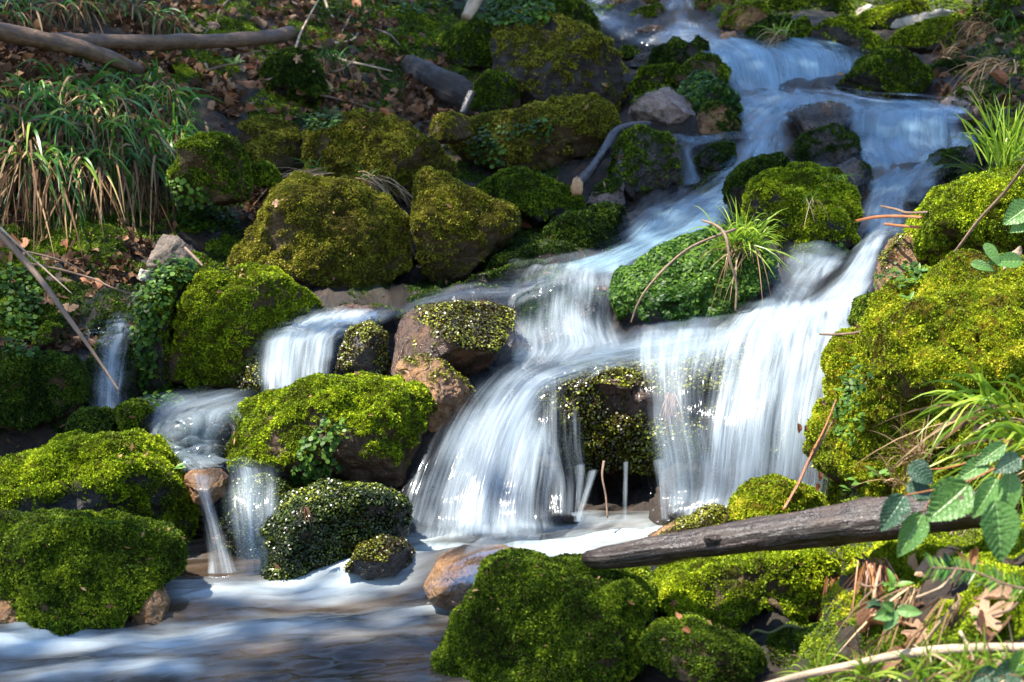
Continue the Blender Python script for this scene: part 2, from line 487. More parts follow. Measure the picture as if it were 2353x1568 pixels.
rk('wide olive mossy boulder with dry grass on its crown, left of centre', 4.92, .36, 'mossbrown', ('olive', .42),
     '530,610 565,560 620,478 680,408 740,392 830,410 905,452 938,505 946,560 932,625 885,668 820,698 740,686 650,640 570,625', tilt=.35)
rk('mossy boulder with a bare brown patch, leaning beside the wide grassy boulder', 5.02, .28, 'mossbrown', ('olive', .36),
     '940,470 948,412 978,384 1020,388 1060,420 1130,460 1195,490 1205,525 1150,570 1112,605 1062,650 1000,662 966,610 952,540', tilt=.35)
rk('leafy green mossy boulder behind the leaning boulder', 5.42, .24, 'dark', ('green', .6), '1085,430 1138,398 1200,388 1262,410 1312,440 1345,475 1310,510 1240,520 1180,500 1125,465', tilt=.4, L=1.2)
rk('low mossy rock at the left rim of the sliding water', 5.10, .20, 'dark', ('dark', .7), '1240,560 1265,515 1310,492 1365,472 1440,476 1462,505 1430,550 1350,585 1270,595', tilt=.4, L=1.2)
rk('rounded olive boulder above the wide grassy boulder', 5.62, .32, 'mossbrown', ('olive', .6),
     '700,340 715,290 750,268 800,264 870,270 940,290 1000,330 1045,372 1052,410 1000,440 940,475 860,460 770,420 712,410', tilt=.3)
rk('long mossy boulder with clover like leaves, below the tall boulder', 6.25, .36, 'mossbrown', ('olive', .42),
     '1038,330 1060,292 1120,266 1180,258 1232,232 1300,217 1372,222 1412,258 1420,300 1392,345 1335,375 1280,410 1180,412 1110,395 1062,368', tilt=.35)
rk('small brown mossy stone left of the long boulder', 6.05, .13, 'mossbrown', ('olive', .1), '982,315 998,272 1040,254 1080,274 1086,310 1050,332 1000,335', tilt=.2)
rk('tall overhanging boulder with ochre moss on top and dark bare face', 7.15, .44, 'dark', ('olive', .02),
     '1122,165 1120,95 1155,52 1195,22 1238,8 1290,38 1360,78 1412,110 1442,170 1455,232 1430,290 1340,300 1230,270 1180,240 1140,210', tilt=.3, amp=.14, facets=4)
rk('mossy green root mound under the left of the tall boulder', 7.0, .25, 'dark', ('green', .5), '1075,260 1085,205 1120,165 1175,175 1200,220 1180,270 1120,280', tilt=.3)
rk('flat mossy block behind the tall boulder, to its left', 7.75, .3, 'dark', ('green', .35), '995,130 1002,75 1060,48 1135,52 1160,110 1150,165 1080,178 1015,160', sq=3.5, tilt=.5)
rk('mossy boulder at the top edge, rising behind the tall boulder', 8.4, .4, 'dark', ('green', .6), '1085,70 1120,10 1180,-30 1260,-35 1340,15 1395,60 1412,100 1300,120 1150,110', tilt=.4)
rk('bare pinkish grey angular rock at the left rim of the upper stream', 6.55, .2, 'pink', ('green', -.75), '1447,255 1455,228 1485,213 1542,200 1582,228 1602,270 1592,308 1540,315 1480,300', facets=8, name='bare_rock', cat='rock', tilt=.4)
rk('bare edged rock with a mossy ridge above the leafy clump', 7.0, .2, 'brown', ('green', .05), '1545,185 1575,145 1605,120 1648,128 1678,168 1668,215 1600,225', facets=4, name='bare_rock', cat='rock')
rk('leafy mossy clump of rock beside the pinkish grey rock', 6.75, .18, 'dark', ('round', .5), '1545,215 1575,180 1612,160 1650,185 1690,225 1700,260 1640,275 1580,262', L=1.0)
rk('reddish brown wet rock below the leafy clump', 6.45, .14, 'rust', ('dark', -.2), '1598,275 1612,245 1645,232 1690,258 1705,290 1692,325 1640,335 1605,320', name='wet_rock', cat='rock', facets=3)
rk('grass green mossy mound behind the pinkish grey rock', 7.1, .18, 'dark', ('green', .8), '1442,200 1470,165 1530,148 1585,155 1590,190 1540,215 1460,222')
rk('dark mossy boulder at the rim of the topmost pool', 7.6, .18, 'dark', ('dark', .5), '1485,155 1498,118 1550,92 1598,104 1615,135 1590,162 1520,168')
rk('small dark mossy stone right beside the topmost pool boulder', 7.65, .09, 'dark', ('dark', .6), '1575,115 1600,84 1628,98 1632,125 1600,135')
rk('blue grey wet stone at the left rim of the topmost pool', 7.7, .1, 'wet', ('dark', -1), '1445,155 1460,128 1495,118 1505,145 1480,165', name='stone', cat='stone')
rk('small mossy stone left of the topmost water bend', 8.1, .09, 'dark', ('dark', .6), '1412,130 1430,106 1465,110 1470,130 1440,142')
rk('moss capped dark rock above the broken branch', 5.75, .24, 'wet', ('green', .0), '1400,400 1415,335 1435,302 1475,290 1525,318 1562,342 1570,420 1545,470 1460,488 1415,450', tilt=.25)
rk('bare pinkish stone at the lower end of the broken branch', 5.55, .12, 'pink', ('dark', -.6), '1345,470 1368,428 1405,405 1432,412 1440,470 1400,495', facets=5, name='bare_rock', cat='rock')
rk('dark mossy rock between two thin upper falls', 6.0, .16, 'wet', ('dark', .1), '1590,385 1605,350 1635,332 1685,330 1692,370 1660,402 1605,408', name='wet_rock', cat='rock')
# midstream upper
rk('dark rounded rock splitting the upper stream', 6.55, .2, 'wet', ('dark', -.9), '1785,300 1815,258 1870,236 1925,242 1968,262 1940,300 1870,330 1805,338', name='wet_rock', cat='rock', tilt=.4)
rk('small warm brown stone on top of the splitting rock', 6.5, .07, 'rust', ('dark', -2), '1905,270 1925,240 1958,248 1968,272 1935,285', name='stone', cat='stone', facets=5)
rk('wet dark rock with thin trickles below the splitting rock', 6.15, .2, 'wet', ('dark', -.2), '1805,355 1840,310 1910,285 1985,300 1975,350 1995,410 1975,455 1900,400 1830,385', name='wet_rock', cat='rock')
rk('bluish wet rock right behind the round midstream boulder', 5.6, .16, 'wet', ('dark', -.9), '1905,440 1925,390 1955,362 1992,385 2005,440 1985,490 1930,500', name='wet_rock', cat='rock', facets=4)
rk('large dark rock veiled by water at the right side of the stream', 5.75, .26, 'wet', ('dark', -.5), '2060,480 2095,420 2160,352 2235,338 2290,370 2270,430 2180,480', name='wet_rock', cat='rock', tilt=.4)
rk('pyramid shaped dark green mossy boulder on the right of the upper stream', 7.1, .32, 'dark', ('green', .55), '1900,222 1948,172 1988,128 2040,112 2092,140 2132,180 2165,220 2110,250 1990,242', tilt=.4, L=1.1)
rk('bare brown wet rock right of the pyramid boulder', 6.75, .2, 'pink', ('dark', -.5), '2142,275 2165,228 2208,200 2262,212 2275,260 2240,292 2180,295', name='bare_rock', cat='rock', facets=3)
rk('dark mossy rock behind the pyramid boulder, to its right', 7.3, .16, 'dark', ('dark', .5), '2115,165 2160,140 2225,148 2232,195 2190,212 2135,195')
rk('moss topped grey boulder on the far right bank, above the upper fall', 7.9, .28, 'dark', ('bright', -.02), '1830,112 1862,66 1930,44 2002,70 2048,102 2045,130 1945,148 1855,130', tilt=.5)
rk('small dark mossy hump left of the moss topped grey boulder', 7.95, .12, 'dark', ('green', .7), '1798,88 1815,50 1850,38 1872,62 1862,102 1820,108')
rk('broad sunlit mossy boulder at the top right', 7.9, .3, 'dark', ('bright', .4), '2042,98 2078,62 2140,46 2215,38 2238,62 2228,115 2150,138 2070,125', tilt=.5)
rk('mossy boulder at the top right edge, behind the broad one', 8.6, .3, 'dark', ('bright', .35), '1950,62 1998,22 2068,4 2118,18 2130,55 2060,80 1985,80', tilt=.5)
rk('pale flat stone slab lying on the top right boulder', 8.1, .14, 'pale', ('olive', -1.1), '2038,58 2060,38 2130,32 2200,18 2225,28 2215,52 2110,66', name='stone_slab', cat='stone', facets=3, tilt=.6)
rk('small pale upright stone at the top right edge', 8.9, .1, 'pale', ('olive', -1.4), '1962,48 1970,20 1992,8 2016,20 2012,45', name='stone', cat='stone', facets=6)
rk('moss topped brown boulder at the right rim of the topmost pool', 8.2, .2, 'rust', ('bright', .05), '1650,60 1662,25 1700,8 1750,12 1772,40 1755,75 1690,82', tilt=.4)
rk('red brown stone standing in the water below the rim boulder', 7.95, .09, 'rust', ('dark', -1), '1645,112 1655,78 1690,70 1705,100 1690,122', name='stone', cat='stone', facets=3)
rk('dark leafy boulder behind the upper fall', 8.0, .22, 'dark', ('dark', .55), '1695,118 1715,68 1760,42 1815,48 1822,95 1790,120 1730,126', tilt=.4, L=1.1)
rk('mossy boulder at the top edge above the rim boulder', 9.0, .25, 'rust', ('green', .1), '1588,48 1596,5 1640,-22 1690,-10 1672,40 1630,62', tilt=.3)
rk('mossy stone in the middle of the topmost pool', 8.75, .15, 'brown', ('green', -.1), '1435,52 1462,22 1520,12 1534,42 1500,62 1450,66', tilt=.5)
rk('bare brown boulder at the top edge of the water', 9.1, .2, 'brown', ('olive', -.5), '1405,12 1440,-25 1510,-18 1520,14 1475,32 1425,28')
rk('low brown stone in the water under the topmost stone', 8.5, .07, 'rust', ('dark', -1.5), '1455,72 1485,58 1530,62 1535,78 1490,84', name='stone', cat='stone')
rk('mossy boulder at the top edge right of the rim boulder', 9.0, .3, 'dark', ('green', .6), '1750,30 1770,-10 1860,-30 1960,-10 1965,30 1880,48 1800,45', tilt=.4)
rk('mossy rock at the top right corner', 7.9, .3, 'dark', ('green', .5), '2225,40 2240,-5 2330,-30 2420,-10 2400,50 2300,65', tilt=.4)
# left
rk('mossy boulder half hidden by the hanging grass clump', 5.05, .28, 'mossbrown', ('green', .35), '400,420 428,340 480,314 532,320 562,360 572,420 552,462 480,475 415,465', tilt=.25)
rk('flat mossy rock with reddish bare side behind the grass clump', 5.85, .26, 'mossbrown', ('olive', .05), '535,350 552,300 600,268 660,275 705,318 712,395 640,405 560,378', tilt=.5)
rk('low bright green mossy mound between two left boulders', 5.3, .12, 'dark', ('green', .9), '570,410 580,375 610,368 640,390 645,425 600,432')
rk('dark green mossy hump among the dead leaves', 6.7, .3, 'dark', ('dark', .9), '598,155 640,115 690,112 732,148 755,215 725,242 640,236 604,205', L=1.3, tilt=.3)
rk('small bare round stone among the dead leaves', 7.0, .08, 'mossbrown', ('olive', -.6), '800,215 808,190 832,186 850,202 848,228 815,232', name='stone', cat='stone')
rk('flat brown mossy stone above the dark green hump', 7.4, .14, 'brown', ('olive', -.3), '700,118 720,98 770,92 805,108 790,128 730,132', name='stone', cat='stone', tilt=.6)
rk('pointed bare grey stone standing by the dark rivulet', 4.45, .12, 'grey', ('dark', -1.3), '335,628 348,572 368,534 402,540 432,570 445,605 425,632 370,640', facets=9, name='pointed_stone', cat='stone', tilt=.15)
rk('small pale stone left of the pointed grey stone', 4.4, .05, 'pale', ('dark', -1.5), '312,640 325,618 350,622 355,642 330,650', name='stone', cat='stone', facets=4)
rk('dark mossy boulder at the left edge above the shaded hollow', 3.88, .3, 'brown', ('dark', .35), '-120,860 -60,815 20,805 90,812 150,832 200,870 208,912 182,955 110,985 0,985 -110,960', tilt=.25, L=1.3, lump=1.4)
rk('small mossy stone under the left edge boulder', 3.70, .12, 'dark', ('dark', .6), '152,985 185,942 238,938 268,968 258,1012 190,1025', L=1.2)
rk('small mossy stone at the foot of the left fall', 3.72, .12, 'dark', ('green', .5), '262,975 276,930 322,916 355,940 335,985 285,1010', L=1.2)
rk('leafy mossy side of the striped boulder above the left fall', 4.18, .2, 'dark', ('green', .4), '318,890 325,760 345,670 385,620 440,612 430,680 405,760 392,850 385,930 340,945', L=1.1, tilt=.2)
rk('small brown stone at the left rim of the left fall', 4.2, .07, 'mossbrown', ('green', -.1), '78,790 85,755 110,738 135,750 128,790 100,805', name='stone', cat='stone')
rk('wet rock under the left fall', 4.1, .14, 'wet', ('dark', -.2), '190,940 205,830 240,765 310,755 325,830 305,945', bed=1, name='wet_rock', cat='rock', tilt=.4)
# right bank
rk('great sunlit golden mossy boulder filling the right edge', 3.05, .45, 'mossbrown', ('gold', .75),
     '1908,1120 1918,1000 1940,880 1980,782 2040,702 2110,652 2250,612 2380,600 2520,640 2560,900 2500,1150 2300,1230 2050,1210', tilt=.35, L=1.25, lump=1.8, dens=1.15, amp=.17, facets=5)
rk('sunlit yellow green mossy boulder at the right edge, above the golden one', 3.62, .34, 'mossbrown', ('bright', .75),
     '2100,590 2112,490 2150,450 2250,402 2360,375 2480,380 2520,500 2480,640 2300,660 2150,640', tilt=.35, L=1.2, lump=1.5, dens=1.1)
rk('small mossy stone at the right end of the fall top', 3.55, .1, 'rust', ('green', .4), '1955,742 1972,685 2015,668 2045,695 2030,760 1985,780', L=1.1)
rk('brown root matted stone between the mossy boulders on the right', 3.75, .16, 'rust', ('wet', -.6), '2020,650 2040,580 2075,535 2115,545 2125,620 2085,690 2040,700', name='wet_rock', cat='rock')

rk('flat wet brown rock at the water edge below the wide grassy boulder', 4.42, .10, 'wetbrown', ('dark', -.9), '730,742 742,712 800,699 880,704 915,716 895,742 800,750', name='wet_rock', cat='rock', tilt=.8)
rk('low dark mossy stone at the right foot of the wide grassy boulder', 4.60, .09, 'wet', ('dark', .5), '905,712 930,690 985,668 1030,666 1025,690 960,712', name='wet_rock', cat='rock', tilt=.6)
rk('dark wet mossy rock under the leaning boulder, at the water edge', 4.78, .12, 'wet', ('dark', .3), '1010,682 1050,652 1110,630 1190,606 1262,598 1255,632 1190,656 1110,676', name='wet_rock', cat='rock', tilt=.6)
rk('dark mossy foot of the leaning boulder beside a tiny trickle', 4.95, .10, 'wet', ('dark', .4), '1110,640 1130,595 1180,570 1250,560 1290,575 1260,605 1180,625', name='wet_rock', cat='rock', tilt=.5)

rk('dark wet rock behind the white spray at the left of the round dark rock', 3.46, .13, 'wet', ('wetdark', .1), '498,1340 505,1160 535,1108 610,1095 665,1120 668,1250 645,1345', name='wet_rock', cat='rock', bed=1, tilt=.35)
# ------------------------------------------------------------------ ground: one sheet, depth along the view by place
GU = [-900, 0, 300, 700, 1100, 1500, 1800, 2050, 2353, 3300]
GT = {
    4000: [.75, .78, .78, .78, .78, .78, .74, .66, .6, .5],
    2300: [1.65, 1.70, 1.70, 1.70, 1.70, 1.68, 1.6, 1.45, 1.35, 1.1],
    1568: [2.5, 2.70, 2.70, 2.70, 2.70, 2.62, 2.42, 2.2, 2.0, 1.5],
    1400: [2.8, 3.05, 3.05, 3.05, 3.05, 2.85, 2.62, 2.36, 2.14, 1.6],
    1250: [3.1, 3.45, 3.50, 3.55, 3.55, 3.45, 2.95, 2.55, 2.32, 1.7],
    1100: [3.4, 3.70, 3.75, 3.85, 3.90, 4.0, 3.6, 2.80, 2.55, 1.9],
    900:  [3.7, 4.00, 4.05, 4.15, 4.1, 4.2, 3.85, 3.15, 2.80, 2.1],
    750:  [4.0, 4.25, 4.35, 4.55, 4.45, 4.45, 4.2, 3.45, 3.10, 2.4],
    600:  [4.2, 4.5, 4.75, 5.15, 5.2, 5.0, 4.8, 3.9, 3.45, 2.7],
    450:  [4.3, 4.75, 5.15, 5.8, 5.9, 5.6, 5.5, 4.9, 4.1, 3.2],
    300:  [4.6, 5.0, 5.5, 6.4, 6.7, 6.6, 6.4, 6.0, 5.2, 3.8],
    150:  [5.0, 5.5, 6.1, 7.1, 7.7, 7.7, 7.8, 7.6, 6.8, 4.9],
    0:    [5.6, 6.2, 6.9, 8.0, 8.9, 9.1, 9.2, 9.2, 8.6, 6.2],
    -250: [7, 8.0, 8.8, 10, 11.4, 12, 11.2, 10.8, 9.6, 7.2],
    -600: [11, 13, 14, 15, 17, 18, 17, 16, 15, 12],
    -1500: [30, 34, 36, 38, 40, 40, 40, 38, 36, 32],
}
_gv = sorted(GT)
_ga = np.array([GT[k] for k in _gv])
gu = np.concatenate([np.linspace(-900, -120, 40)[:-1], np.linspace(-120, 2480, 326), np.linspace(2480, 3300, 41)[1:]])
gv = np.concatenate([np.linspace(-1500, -160, 50)[:-1], np.linspace(-160, 1720, 270), np.linspace(1720, 4000, 70)[1:]])
_t = np.array([np.interp(gu, GU, row) for row in _ga])
GD = np.array([np.interp(gv, _gv, _t[:, i]) for i in range(len(gu))]).T

def blur2(a, n):
    for _ in range(n):
        p = np.pad(a, 1, mode='edge')
        a = (p[:-2, 1:-1] + p[2:, 1:-1] + p[1:-1, :-2] + p[1:-1, 2:] + 4 * a) / 8
    return a
GD = blur2(GD, 14)
POOLZ = 0.165
def pool_depth(v):
    tt = (CV - v) / FPX
    return (POOLZ - CAMZ) / (FWD[2] + tt * UPC[2])

# ------------------------------------------------------------------ the stream: each reach as stations (left bank, right bank, depth)
# uL,vL, uR,vR, D[, DR]
WATER = [
 ('upper_left', .75, 'rush', '1335,-60,1400,-60,9.3 1345,-10,1396,-10,9.0 1343,35,1398,30,8.7 1370,62,1440,46,8.5 1405,102,1490,62,8.3 1490,118,1550,66,8.2 1590,118,1615,62,8.0 1660,128,1668,80,7.85'),
 ('upper_right', .75, 'rush', '1530,-70,1600,-70,9.5 1532,-20,1598,-20,9.1 1530,20,1598,15,8.8 1518,58,1612,48,8.45 1500,88,1640,78,8.15 1560,118,1665,100,7.95 1640,135,1720,118,7.75'),
 ('upper_fall', 1.0, 'silk', '1600,92,1860,96,7.95 1622,112,1915,112,7.75 1640,128,1945,128,7.6 1652,152,1955,152,7.48 1672,188,1950,188,7.36 1690,214,1945,214,7.26 1692,240,1990,236,6.95 1700,262,2000,258,6.75'),
 ('shelf', .8, 'silk', '1800,205,1790,262,7.1 1900,207,1900,262,7.0 2000,222,1980,272,6.85 2110,232,2080,285,6.7 2240,250,2200,300,6.5'),
 ('left_chute', .95, 'silk', '1690,222,1950,222,7.1 1695,255,1900,250,6.8 1690,295,1830,280,6.55 1692,340,1815,320,6.2 1655,400,1812,375,5.85 1590,450,1735,430,5.5 1490,500,1700,485,5.2 1425,560,1640,545,4.95 1330,610,1480,610,4.75 1200,650,1430,650,4.6'),
 ('thin_left', .6, 'silk', '1500,318,1720,300,6.35 1530,330,1715,325,6.2 1560,345,1600,345,6.05 1568,390,1602,392,5.9 1560,430,1620,440,5.75'),
 ('right_chute', .9, 'silk', '1930,232,2130,240,6.75 1955,255,2200,258,6.5 1962,270,2178,268,6.38 1958,300,2180,298,6.28 1955,345,2182,342,6.15 1985,375,2190,370,5.95 2000,415,2140,405,5.6 1985,470,2090,465,5.1 1962,540,2095,520,4.75 1958,580,2075,560,4.62'),
 ('far_right', .75, 'silk', '2190,305,2262,312,6.2 2180,340,2240,345,5.95 2110,390,2215,372,5.7 2060,440,2160,415,5.4 2020,490,2120,470,5.05'),
 ('right_step', .9, 'rush', '1975,575,2085,520,4.62 1950,620,2065,560,4.42 1915,660,2035,625,4.28 1870,705,2005,680,4.16 1800,745,1985,728,4.06'),
 ('inner_step', .75, 'rush', '1800,585,1960,590,4.60 1795,602,1950,602,4.48 1778,630,1920,640,4.33 1755,665,1890,690,4.2 1720,705,1880,735,4.1 1680,745,1880,760,4.03'),
 ('main_fall', 1.05, 'fall', '1700,715,1965,700,4.08 1670,748,1972,735,3.98 1640,782,1970,775,3.84 1625,830,1960,825,3.70 1612,900,1940,900,3.60 1600,980,1925,980,3.54 1590,1070,1915,1070,3.50 1580,1150,1900,1150,3.48 1560,1215,1870,1205,3.44'),
 ('ledge_veil', .58, 'fall', '1440,770,1700,745,3.95 1440,830,1680,800,3.78 1470,900,1640,880,3.68 1480,980,1640,980,3.62 1500,1060,1650,1060,3.58 1510,1140,1650,1150,3.56 1500,1200,1650,1210,3.5'),
 ('slant', 1.0, 'rush', '1900,705,1880,775,4.08 1720,725,1700,812,4.02 1560,742,1525,842,3.97 1420,760,1360,872,3.92 1285,785,1280,905,3.87 1165,838,1270,930,3.80 1090,905,1262,975,3.70 1030,980,1262,1035,3.61 980,1065,1265,1110,3.54 940,1145,1270,1170,3.49 910,1215,1285,1225,3.44 890,1255,1300,1262,3.36'),
 ('ledge_drip', .40, 'fall', '1240,870,1330,870,3.76 1225,950,1345,960,3.66 1225,1040,1350,1040,3.6 1240,1110,1360,1110,3.57 1250,1200,1350,1200,3.5'),
 ('mid_pool', .6, 'rush', '1540,735,1520,835,4.08 1400,755,1370,860,4.03 1270,775,1250,880,3.95 1150,790,1170,885,3.88'),
 ('strand', .7, 'fall', '1245,1040,1275,1040,3.60 1240,1100,1272,1100,3.57 1232,1195,1268,1195,3.53'),
 ('strand', .7, 'fall', '1318,1062,1350,1062,3.60 1316,1120,1346,1120,3.57 1312,1205,1340,1205,3.53'),
 ('strand', .75, 'fall', '1350,1075,1380,1075,3.58 1335,1130,1362,1130,3.56 1315,1205,1340,1205,3.52'),
 ('strand', .65, 'fall', '1428,1055,1448,1055,3.60 1428,1120,1446,1120,3.57 1426,1200,1446,1200,3.53'),
 ('strand', .7, 'fall', '1495,1050,1530,1050,3.60 1505,1110,1538,1110,3.57 1512,1200,1545,1200,3.53'),
 ('dome', .75, 'rush', '1195,615,1455,590,4.68 1180,645,1445,635,4.50 1170,680,1445,685,4.36 1165,730,1440,735,4.25 1150,780,1460,768,4.17 1140,825,1480,805,4.07 1120,870,1420,845,3.95'),
 ('left_arm', .85, 'rush', '1360,590,1220,725,4.62 1230,615,1170,728,4.55 1090,636,1040,722,4.48 975,662,930,742,4.40 885,692,860,768,4.31 790,715,780,785,4.22 690,740,690,795,4.15'),
 ('left_fall', .85, 'fall', '700,722,895,720,4.28 640,752,850,750,4.17 600,780,790,782,4.05 592,830,775,832,3.95 590,890,770,880,3.88 585,930,765,925,3.80'),
 ('left_run', .62, 'rush', '470,920,640,912,3.86 330,945,560,950,3.78 322,985,515,1000,3.70 360,1030,500,1045,3.62 395,1070,500,1080,3.56 415,1100,540,1098,3.50'),
 ('jet', .6, 'fall', '400,1075,520,1085,3.50 425,1112,505,1118,3.40 445,1160,512,1165,3.36 460,1225,532,1228,3.32 472,1290,548,1290,3.29 470,1345,570,1345,3.26'),
 ('spray', .55, 'fall', '490,1085,640,1090,3.44 505,1120,645,1120,3.36 520,1180,640,1185,3.30 535,1240,635,1245,3.27 540,1335,640,1335,3.25'),
 ('boulder_film', .38, 'rush', '1290,1225,1020,1258,3.12 1275,1275,985,1300,2.95 1250,1330,968,1345,2.86 1200,1385,950,1392,2.82 1150,1420,930,1420,2.82'),
 ('small_left', .95, 'fall', '235,745,322,745,4.22 225,775,322,770,4.12 208,815,320,815,4.02 202,870,312,870,3.95 200,930,300,930,3.88 215,985,310,985,3.78'),
]

def cat_rom(A, n):
    A = np.vstack([2 * A[0] - A[1], A, 2 * A[-1] - A[-2]])
    out = []
    for i in range(1, len(A) - 2):
        p0, p1, p2, p3 = A[i - 1:i + 3]
        t = np.linspace(0, 1, n, endpoint=False)[:, None]
        out.append(.5 * (2 * p1 + (p2 - p0) * t + (2 * p0 - 5 * p1 + 4 * p2 - p3) * t ** 2 + (3 * p1 - p0 - 3 * p2 + p3) * t ** 3))
    out.append(A[-2][None])
    return np.vstack(out)

def stations(s):
    rows = []
    for q in s.split():
        x = [float(k) for k in q.split(',')]
        rows.append(x + [x[4]] if len(x) == 5 else x)
    return np.array(rows)

# the bed lies just under the water
_sm = []
for nm, de, ty, s in WATER:
    if nm in ('strand', 'ledge_drip', 'ledge_veil', 'boulder_film', 'mid_pool', 'spray', 'jet'): continue
    g = cat_rom(stations(s), 5)
    for f in np.linspace(0, 1, 9):
        _sm.append(np.stack([g[:, 0] + f * (g[:, 2] - g[:, 0]), g[:, 1] + f * (g[:, 3] - g[:, 1]), g[:, 4] + f * (g[:, 5] - g[:, 4])], 1))
_sm = np.vstack(_sm)
UU, VV = np.meshgrid(gu, gv)
for r0 in range(len(gv)):
    if gv[r0] < -200 or gv[r0] > 1400: continue
    near = np.abs(_sm[:, 1] - gv[r0]) < 90
    if not near.any(): continue
    q = _sm[near]
    d2 = (q[:, 0][None] - gu[:, None]) ** 2 + (q[:, 1][None] - gv[r0]) ** 2
    wq = np.exp(-d2 / (2 * 22.0 ** 2))
    ws = wq.sum(1) + 1e-9
    dm = (wq * q[:, 2][None]).sum(1) / ws
    k = np.clip(ws * 1.2, 0, 1)
    GD[r0] = GD[r0] * (1 - k) + (dm + .09) * k
# the pool bed
inpool = sstep(-260, -180, UU) * (1 - sstep(1460, 1580, UU + .25 * (VV - 1300))) * sstep(1190, 1225, VV)
GD = np.where(inpool > 0, np.maximum(GD, GD * (1 - inpool) + inpool * (pool_depth(np.maximum(VV, 1150)) * 1.05 + .03)), GD)
# boulders sit in hollows of the ground, never behind it
push = np.zeros(GD.shape)
for a_, k_ in ROCKQ:
    q = pts2(a_[5]); D_, T_ = a_[1], a_[2]
    lo, hi = q.min(0), q.max(0)
    vb = hi[1] - .10 * (hi[1] - lo[1])
    j0, j1 = np.searchsorted(gu, [lo[0], hi[0]]); i0, i1 = np.searchsorted(gv, [lo[1], vb])
    if j1 <= j0 or i1 <= i0: continue
    x, y = UU[i0:i1, j0:j1], VV[i0:i1, j0:j1]
    ins = np.zeros(x.shape, bool)
    for k in range(len(q)):
        a1, b1 = q[k], q[(k + 1) % len(q)]
        c_ = ((a1[1] > y) != (b1[1] > y)) & (x < (b1[0] - a1[0]) * (y - a1[1]) / (b1[1] - a1[1] + 1e-9) + a1[0])
        ins ^= c_
    push[i0:i1, j0:j1] = np.maximum(push[i0:i1, j0:j1], np.where(ins, D_ + T_ * .3 - GD[i0:i1, j0:j1], 0))
GD = GD + blur2(np.maximum(push, 0), 40)
for u_, v_, ru, rv, dd in ((1400, 1140, 150, 50, .22), (820, 655, 100, 34, .45), (960, 640, 90, 36, .5), (1080, 615, 70, 30, .35), (1170, 590, 60, 25, .25)):
    GD = GD + dd * np.exp(-(((UU - u_) / ru) ** 2 + ((VV - v_) / rv) ** 2) ** 1.5)
GD = blur2(GD, 5)
GV = P(UU, VV, GD)
gF = np.arange(len(gv) * len(gu)).reshape(len(gv), len(gu))
gF = np.stack([gF[1:, :-1], gF[1:, 1:], gF[:-1, 1:], gF[:-1, :-1]], -1).reshape(-1, 4)
gflat = GV.reshape(-1, 3)
gn = vnormals(gflat, np.vstack([gF[:, :3], gF[:, [0, 2, 3]]]))
gflat = gflat + gn * (.035 * fbm(gflat * 5, 4, 3) + .014 * fbm(gflat * 22, 3, 9))[:, None]
gtri = np.vstack([gF[:, :3], gF[:, [0, 2, 3]]])
gn = vnormals(gflat, gtri)

m, t, out = mat_new('forest_soil')
p = pos(t)
c = ramp(t, tnoise(t, p, 14, 8, .7), [(.3, (.006, .003, .002)), (.5, (.022, .012, .006)), (.68, (.06, .034, .018)), (.8, (.12, .075, .042))])
mo = attr(t, 'moss')
c = mixc(t, mo, c, ramp(t, tnoise(t, p, 45, 4, .6), [(.35, (.012, .020, .004)), (.65, (.04, .06, .008))]))
wt = attr(t, 'wet')
c = mixc(t, wt, c, ramp(t, tnoise(t, p, 18, 7, .7), [(.3, (.004, .003, .003)), (.55, (.017, .012, .008)), (.75, (.06, .034, .017))]))
rg = mixc(t, wt, (.9, .9, .9), (.22, .22, .22))
bp = N(t, 'Bump', ins={'Strength': .9, 'Distance': .04, 'Height': tnoise(t, p, 40, 8, .7)})
pr = N(t, 'BsdfPrincipled', ins={'Base Color': c, 'Roughness': rg, 'Normal': bp.outputs[0]})
t.links.new(pr.outputs[0], out.inputs[0])
SOIL = m

